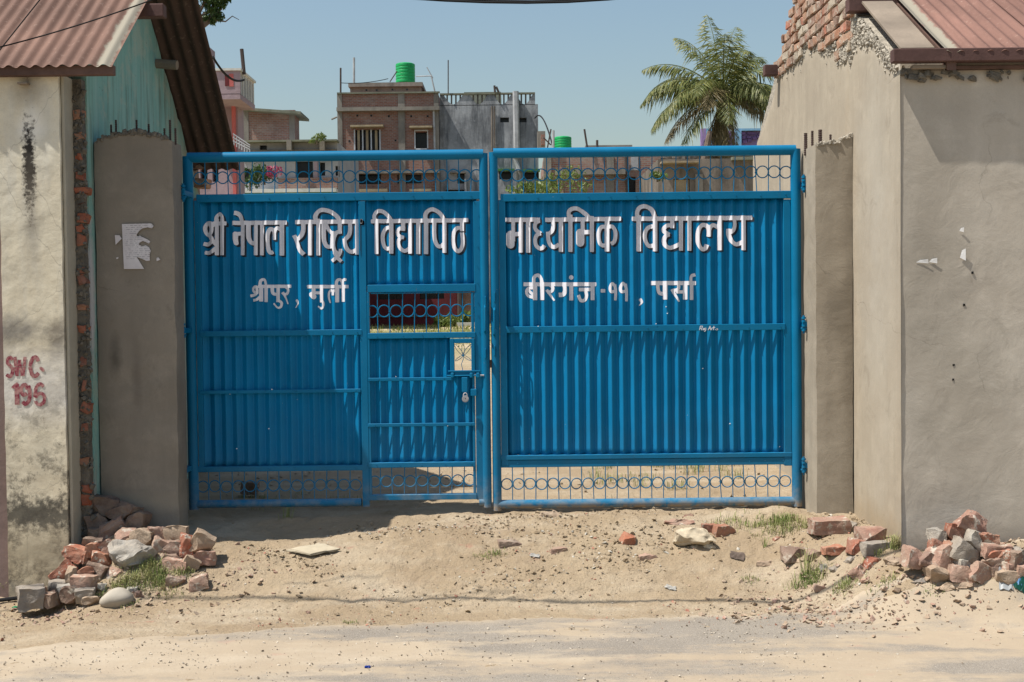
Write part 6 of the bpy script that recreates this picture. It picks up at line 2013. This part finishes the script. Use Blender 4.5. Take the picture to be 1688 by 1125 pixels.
# scraps of litter
def scrap(px, py, w, d, mat, label, name='litter_scrap', cat='litter', h_=.012):
    g = ground_hit(px, py); s_ = g.y/2100; W = w*s_; D = d*s_*2.2
    bm = bmesh.new(); bmesh.ops.create_grid(bm, x_segments=6, y_segments=4, size=.5)
    for v in bm.verts: v.co = Vector((v.co.x*W*(1+.3*mnoise.noise(v.co*3+Vector((px,0,0)))), v.co.y*D, h_*(1+1.2*mnoise.noise(v.co*4+Vector((0,px,0))))))
    ge = bmesh.ops.extrude_face_region(bm, geom=list(bm.faces))
    for e in ge['geom']:
        if isinstance(e, bmesh.types.BMVert): e.co.z -= .003
    MM = Matrix.Translation((g.x, g.y, 0)) @ Matrix.Rotation(rnd.uniform(-.4,.4), 4, 'Z')
    for v in bm.verts:
        q = MM @ v.co; v.co = Vector((q.x, q.y, H(q.x, q.y)+max(-.004, v.co.z)*.8+.002))
    mb = MB(); mb.bm(bm)
    o = mb.build(name, mat); tag(o, label, cat); return o
scrap(882, 920, 16, 3, DIRTYP, 'flat white paper scrap on the sand right of the small grass tufts')
scrap(1106, 975, 18, 3, DIRTYP, 'crumpled white scrap on the cable shadow line')
scrap(1215, 921, 22, 8, varied('dry brown leaf', (.10,.075,.06)), 'curled dry dark leaf before the right rubble', 'dry_leaf', 'leaf')
scrap(248, 862, 20, 4, varied('crumpled foil', (.45,.47,.50), .7, 1.2, 20, .4), 'crumpled silvery wrapper at the foot of the left pillar')
scrap(1657, 970, 24, 9, varied('clear plastic bag', (.30,.31,.31), .8, 1.1, 10, .35), 'crumpled clear plastic bag at the right roadside', 'plastic_bag', 'bag', .03)
scrap(1682, 974, 20, 8, varied('green plastic', (.006,.05,.035), .8, 1.2, 10, .35), 'dark green plastic bag at the right picture edge', 'plastic_bag', 'bag', .03)
scrap(1675, 958, 12, 8, varied('blue plastic', (.06,.16,.30), .8, 1.2, 10, .35), 'blue plastic scrap on the right heap foot', h_=.03)
scrap(28, 1004, 14, 4, varied('green wrapper', (.02,.22,.10)), 'small green wrapper below the grey corner block')
scrap(606, 1103, 10, 4, varied('blue bottle cap', (.01,.03,.20), .8, 1.2, 10, .4), 'blue cap lying on the road', h_=.014)
scrap(196, 862, 12, 5, DIRTYP, 'white scrap on the shaded masonry slab of the left heap', h_=.05)
# black pipe end at the left wall foot
a = ground_hit(0, 996); b = ground_hit(40, 992)
mb = MB(); mb.tube([(a.x-.4, a.y, a.z+.02), (a.x, a.y, a.z+.025), (b.x, b.y, b.z+.03)], .014, 8); o = mb.build('black_pipe', BLK, None, True); tag(o, 'thin black pipe at the foot of the white wall', 'pipe')

# loose gravel, crumbs: too many to count
def gravel(name, mat, label, n, area, smin, smax, seed, dens=None):
    r_ = random.Random(seed); mb = MB(); protos = []
    for k in range(12):
        bm = bmesh.new()
        for j in range(9):
            v = Vector((r_.gauss(0,1), r_.gauss(0,1), r_.gauss(0,.75))).normalized()*.5; bm.verts.new(v)
        bmesh.ops.convex_hull(bm, input=bm.verts)
        bmesh.ops.delete(bm, geom=[v for v in bm.verts if not v.link_faces], context='VERTS')
        bm.verts.index_update(); protos.append(([v.co.copy() for v in bm.verts], [tuple(v.index for v in f.verts) for f in bm.faces])); bm.free()
    pts = []
    while len(pts) < n:
        x = r_.uniform(area[0], area[1]); y = r_.uniform(area[2], area[3])
        if dens and r_.random() > dens(x, y): continue
        pts.append((x, y))
    P = np.array(pts); Z = height(P[:,0], P[:,1])
    for (x, y), z in zip(pts, Z):
        s_ = smin*(smax/smin)**(r_.random()**2.2)
        e = Euler((r_.random()*.8, r_.random()*.8, r_.random()*6)).to_matrix(); vs, fs = protos[r_.randrange(12)]
        sc = Vector((s_*r_.uniform(.8,1.5), s_, s_*r_.uniform(.45,.8)))
        lift = .008 if y < 8.2 else 0
        mb.raw([(e @ Vector((v.x*sc.x, v.y*sc.y, v.z*sc.z)))+Vector((x, y, z+s_*.12+lift)) for v in vs], fs)
    o = mb.build(name, mat, None, origin=(0, 8, 0)); tag(o, label, kind='stuff'); return o
def clump(x, y):
    return float(np.clip(.35+1.8*vnoise(x*1.3, y*2.2, 91)+.8*vnoise(x*5, y*6, 92), .04, 1))
gravel('gravel', varied('brown grit', (.17,.135,.10), .6, 1.5, 40), 'dark grit and small stones strewn over dirt and road', 2900, (-4.2, 4.6, 6.6, 9.9), .004, .02, 1, clump)
gravel('gravel', varied('pale grit', (.46,.40,.32), .7, 1.3, 40), 'pale grit strewn over dirt and road', 3000, (-4.2, 4.6, 6.6, 9.9), .005, .021, 2, clump)
gravel('gravel', varied('red brick crumbs', (.34,.16,.11), .7, 1.3, 40), 'red brick crumbs in the dirt', 700, (-4.2, 4.6, 7.9, 9.9), .006, .032, 3, clump)
def near_piles(x, y):
    a = math.exp(-(((x+2.75)/.75)**2+((y-8.75)/.35)**2)); b = math.exp(-(((x-2.75)/.9)**2+((y-8.05)/.22)**2)); c_ = math.exp(-(((x-1.9)/.45)**2+((y-8.45)/.25)**2))
    return min(1, a+b+c_)
gravel('rubble_crumbs', RM['tan'], 'tan mortar crumbs spilled around the brick heaps', 1700, (-4.1, 4.4, 7.6, 9.6), .010, .055, 4, near_piles)
gravel('rubble_crumbs', RM['pink'], 'pinkish brick crumbs spilled around the brick heaps', 700, (-4.1, 4.4, 7.6, 9.6), .010, .05, 5, near_piles)
gravel('gravel', varied('compound grit', (.33,.27,.20), .6, 1.3, 40), 'grit on the ground behind the gate', 900, (-4.2, 4.6, 10.3, 14.5), .01, .05, 6, clump)

def on_apron(x, y):
    return clump(x, y)*(.15+.85*math.exp(-((y-9.2)/.55)**2))
gravel('dirt_clods', M['dirt'], 'small clods of dry dirt on the entry ramp', 3800, (-3.0, 4.2, 8.3, 9.95), .008, .045, 7, on_apron)
gravel('gravel', varied('lime crumbs', (.42,.39,.33), .8, 1.2, 40), 'pale lime crumbs on the entry ramp', 420, (-1.5, 4.0, 8.3, 9.8), .008, .034, 8, on_apron)
# grass tufts
t = NT('dry green grass'); col = t.mix(t.ramp(t.noise(6, 3, .6), .35, .65), (.14,.20,.05), (.32,.30,.13)); t.col(col); GRASS = t.fin(.7, .2)
mb = MB(); r_ = random.Random(9)
def tuft(px, py, n, hgt, spread, gxy=None):
    g = gxy or ground_hit(px, py)
    for k in range(n):
        x = g[0]+r_.gauss(0, spread); y = g[1]+r_.gauss(0, spread*.5); z = H(x, y)
        a = r_.random()*6.28; L = hgt*r_.uniform(.5, 1.2); lean = r_.uniform(.2, .95)
        dx, dy = math.cos(a)*lean*L, math.sin(a)*lean*L; w = r_.uniform(.0012, .0026)
        ux, uy = -math.sin(a)*w, math.cos(a)*w
        p0 = Vector((x, y, z-.004)); p1 = Vector((x+dx*.4, y+dy*.4, z+L*.65)); p2 = Vector((x+dx, y+dy, z+L*(1-lean*.5)))
        u = Vector((ux, uy, 0))
        mb.quad(p0-u, p0+u, p1+u*.8, p1-u*.8); mb.quad(p1-u*.8, p1+u*.8, p2)
for (px, py, n, hg, sp) in [(225,962,330,.07,.09),(255,958,300,.07,.08),(200,966,180,.06,.06),(275,968,120,.05,.05),(300,950,90,.06,.04),(248,940,120,.09,.05),(160,988,70,.05,.04),(8,975,90,.12,.04),(280,985,60,.04,.06),
        (472,855,26,.14,.02),(800,920,60,.03,.04),(820,914,60,.035,.04),(575,1028,40,.025,.04),(1215,862,160,.05,.12),(1250,868,120,.05,.06),(1290,862,220,.09,.06),(1300,872,160,.08,.07),(1275,878,80,.05,.06),(1325,872,50,.05,.03),
        (1262,905,16,.10,.01),(1330,960,200,.07,.06),(1330,950,24,.22,.015),(1345,962,80,.06,.05),(1395,968,150,.06,.05),(1475,905,90,.12,.03),(1445,916,50,.07,.03),(1460,965,70,.05,.05),(1240,958,60,.03,.04),(1535,978,60,.03,.05),
        (215,1000,60,.03,.06),(330,900,16,.04,.02),(1010,838,14,.12,.02)]:
    tuft(px, py, n, hg, sp)
# weeds behind the gate
for k in range(34):
    x = r_.uniform(.6, 2.4); y = r_.uniform(11.0, 14.0)
    tuft(0, 0, 26, .12, .06, (x, y))
for k in range(16): tuft(0, 0, 16, .05, .05, (r_.uniform(-2.4, -1.2), r_.uniform(10.2, 11.0)))
o = mb.build('grass', GRASS, None, origin=(0, 8, 0)); tag(o, 'green and straw coloured grass tufts on the verge', kind='stuff')
# meadow far back in the compound, seen through the wicket grille
mb = MB()
for k in range(5200):
    x = r_.uniform(-14, 0); y = r_.uniform(44, 65); z = H(x, y); hgt = r_.uniform(.08, .24); w = r_.uniform(.02, .05)
    a = r_.random()*3.14; u = Vector((math.cos(a)*w, math.sin(a)*w, 0)); p = Vector((x, y, z-.05))
    mb.quad(p-u, p+u, p+Vector((r_.uniform(-.1,.1), 0, hgt)))
t = NT('meadow grass'); col = t.mix(t.ramp(t.noise(.25, 4, .6), .4, .6), (.15,.18,.05), (.40,.34,.14)); t.col(col)
o = mb.build('meadow_grass', t.fin(.8, .1), None, origin=(-7, 75, 0)); tag(o, 'rough yellow green grass far back in the compound', kind='stuff')
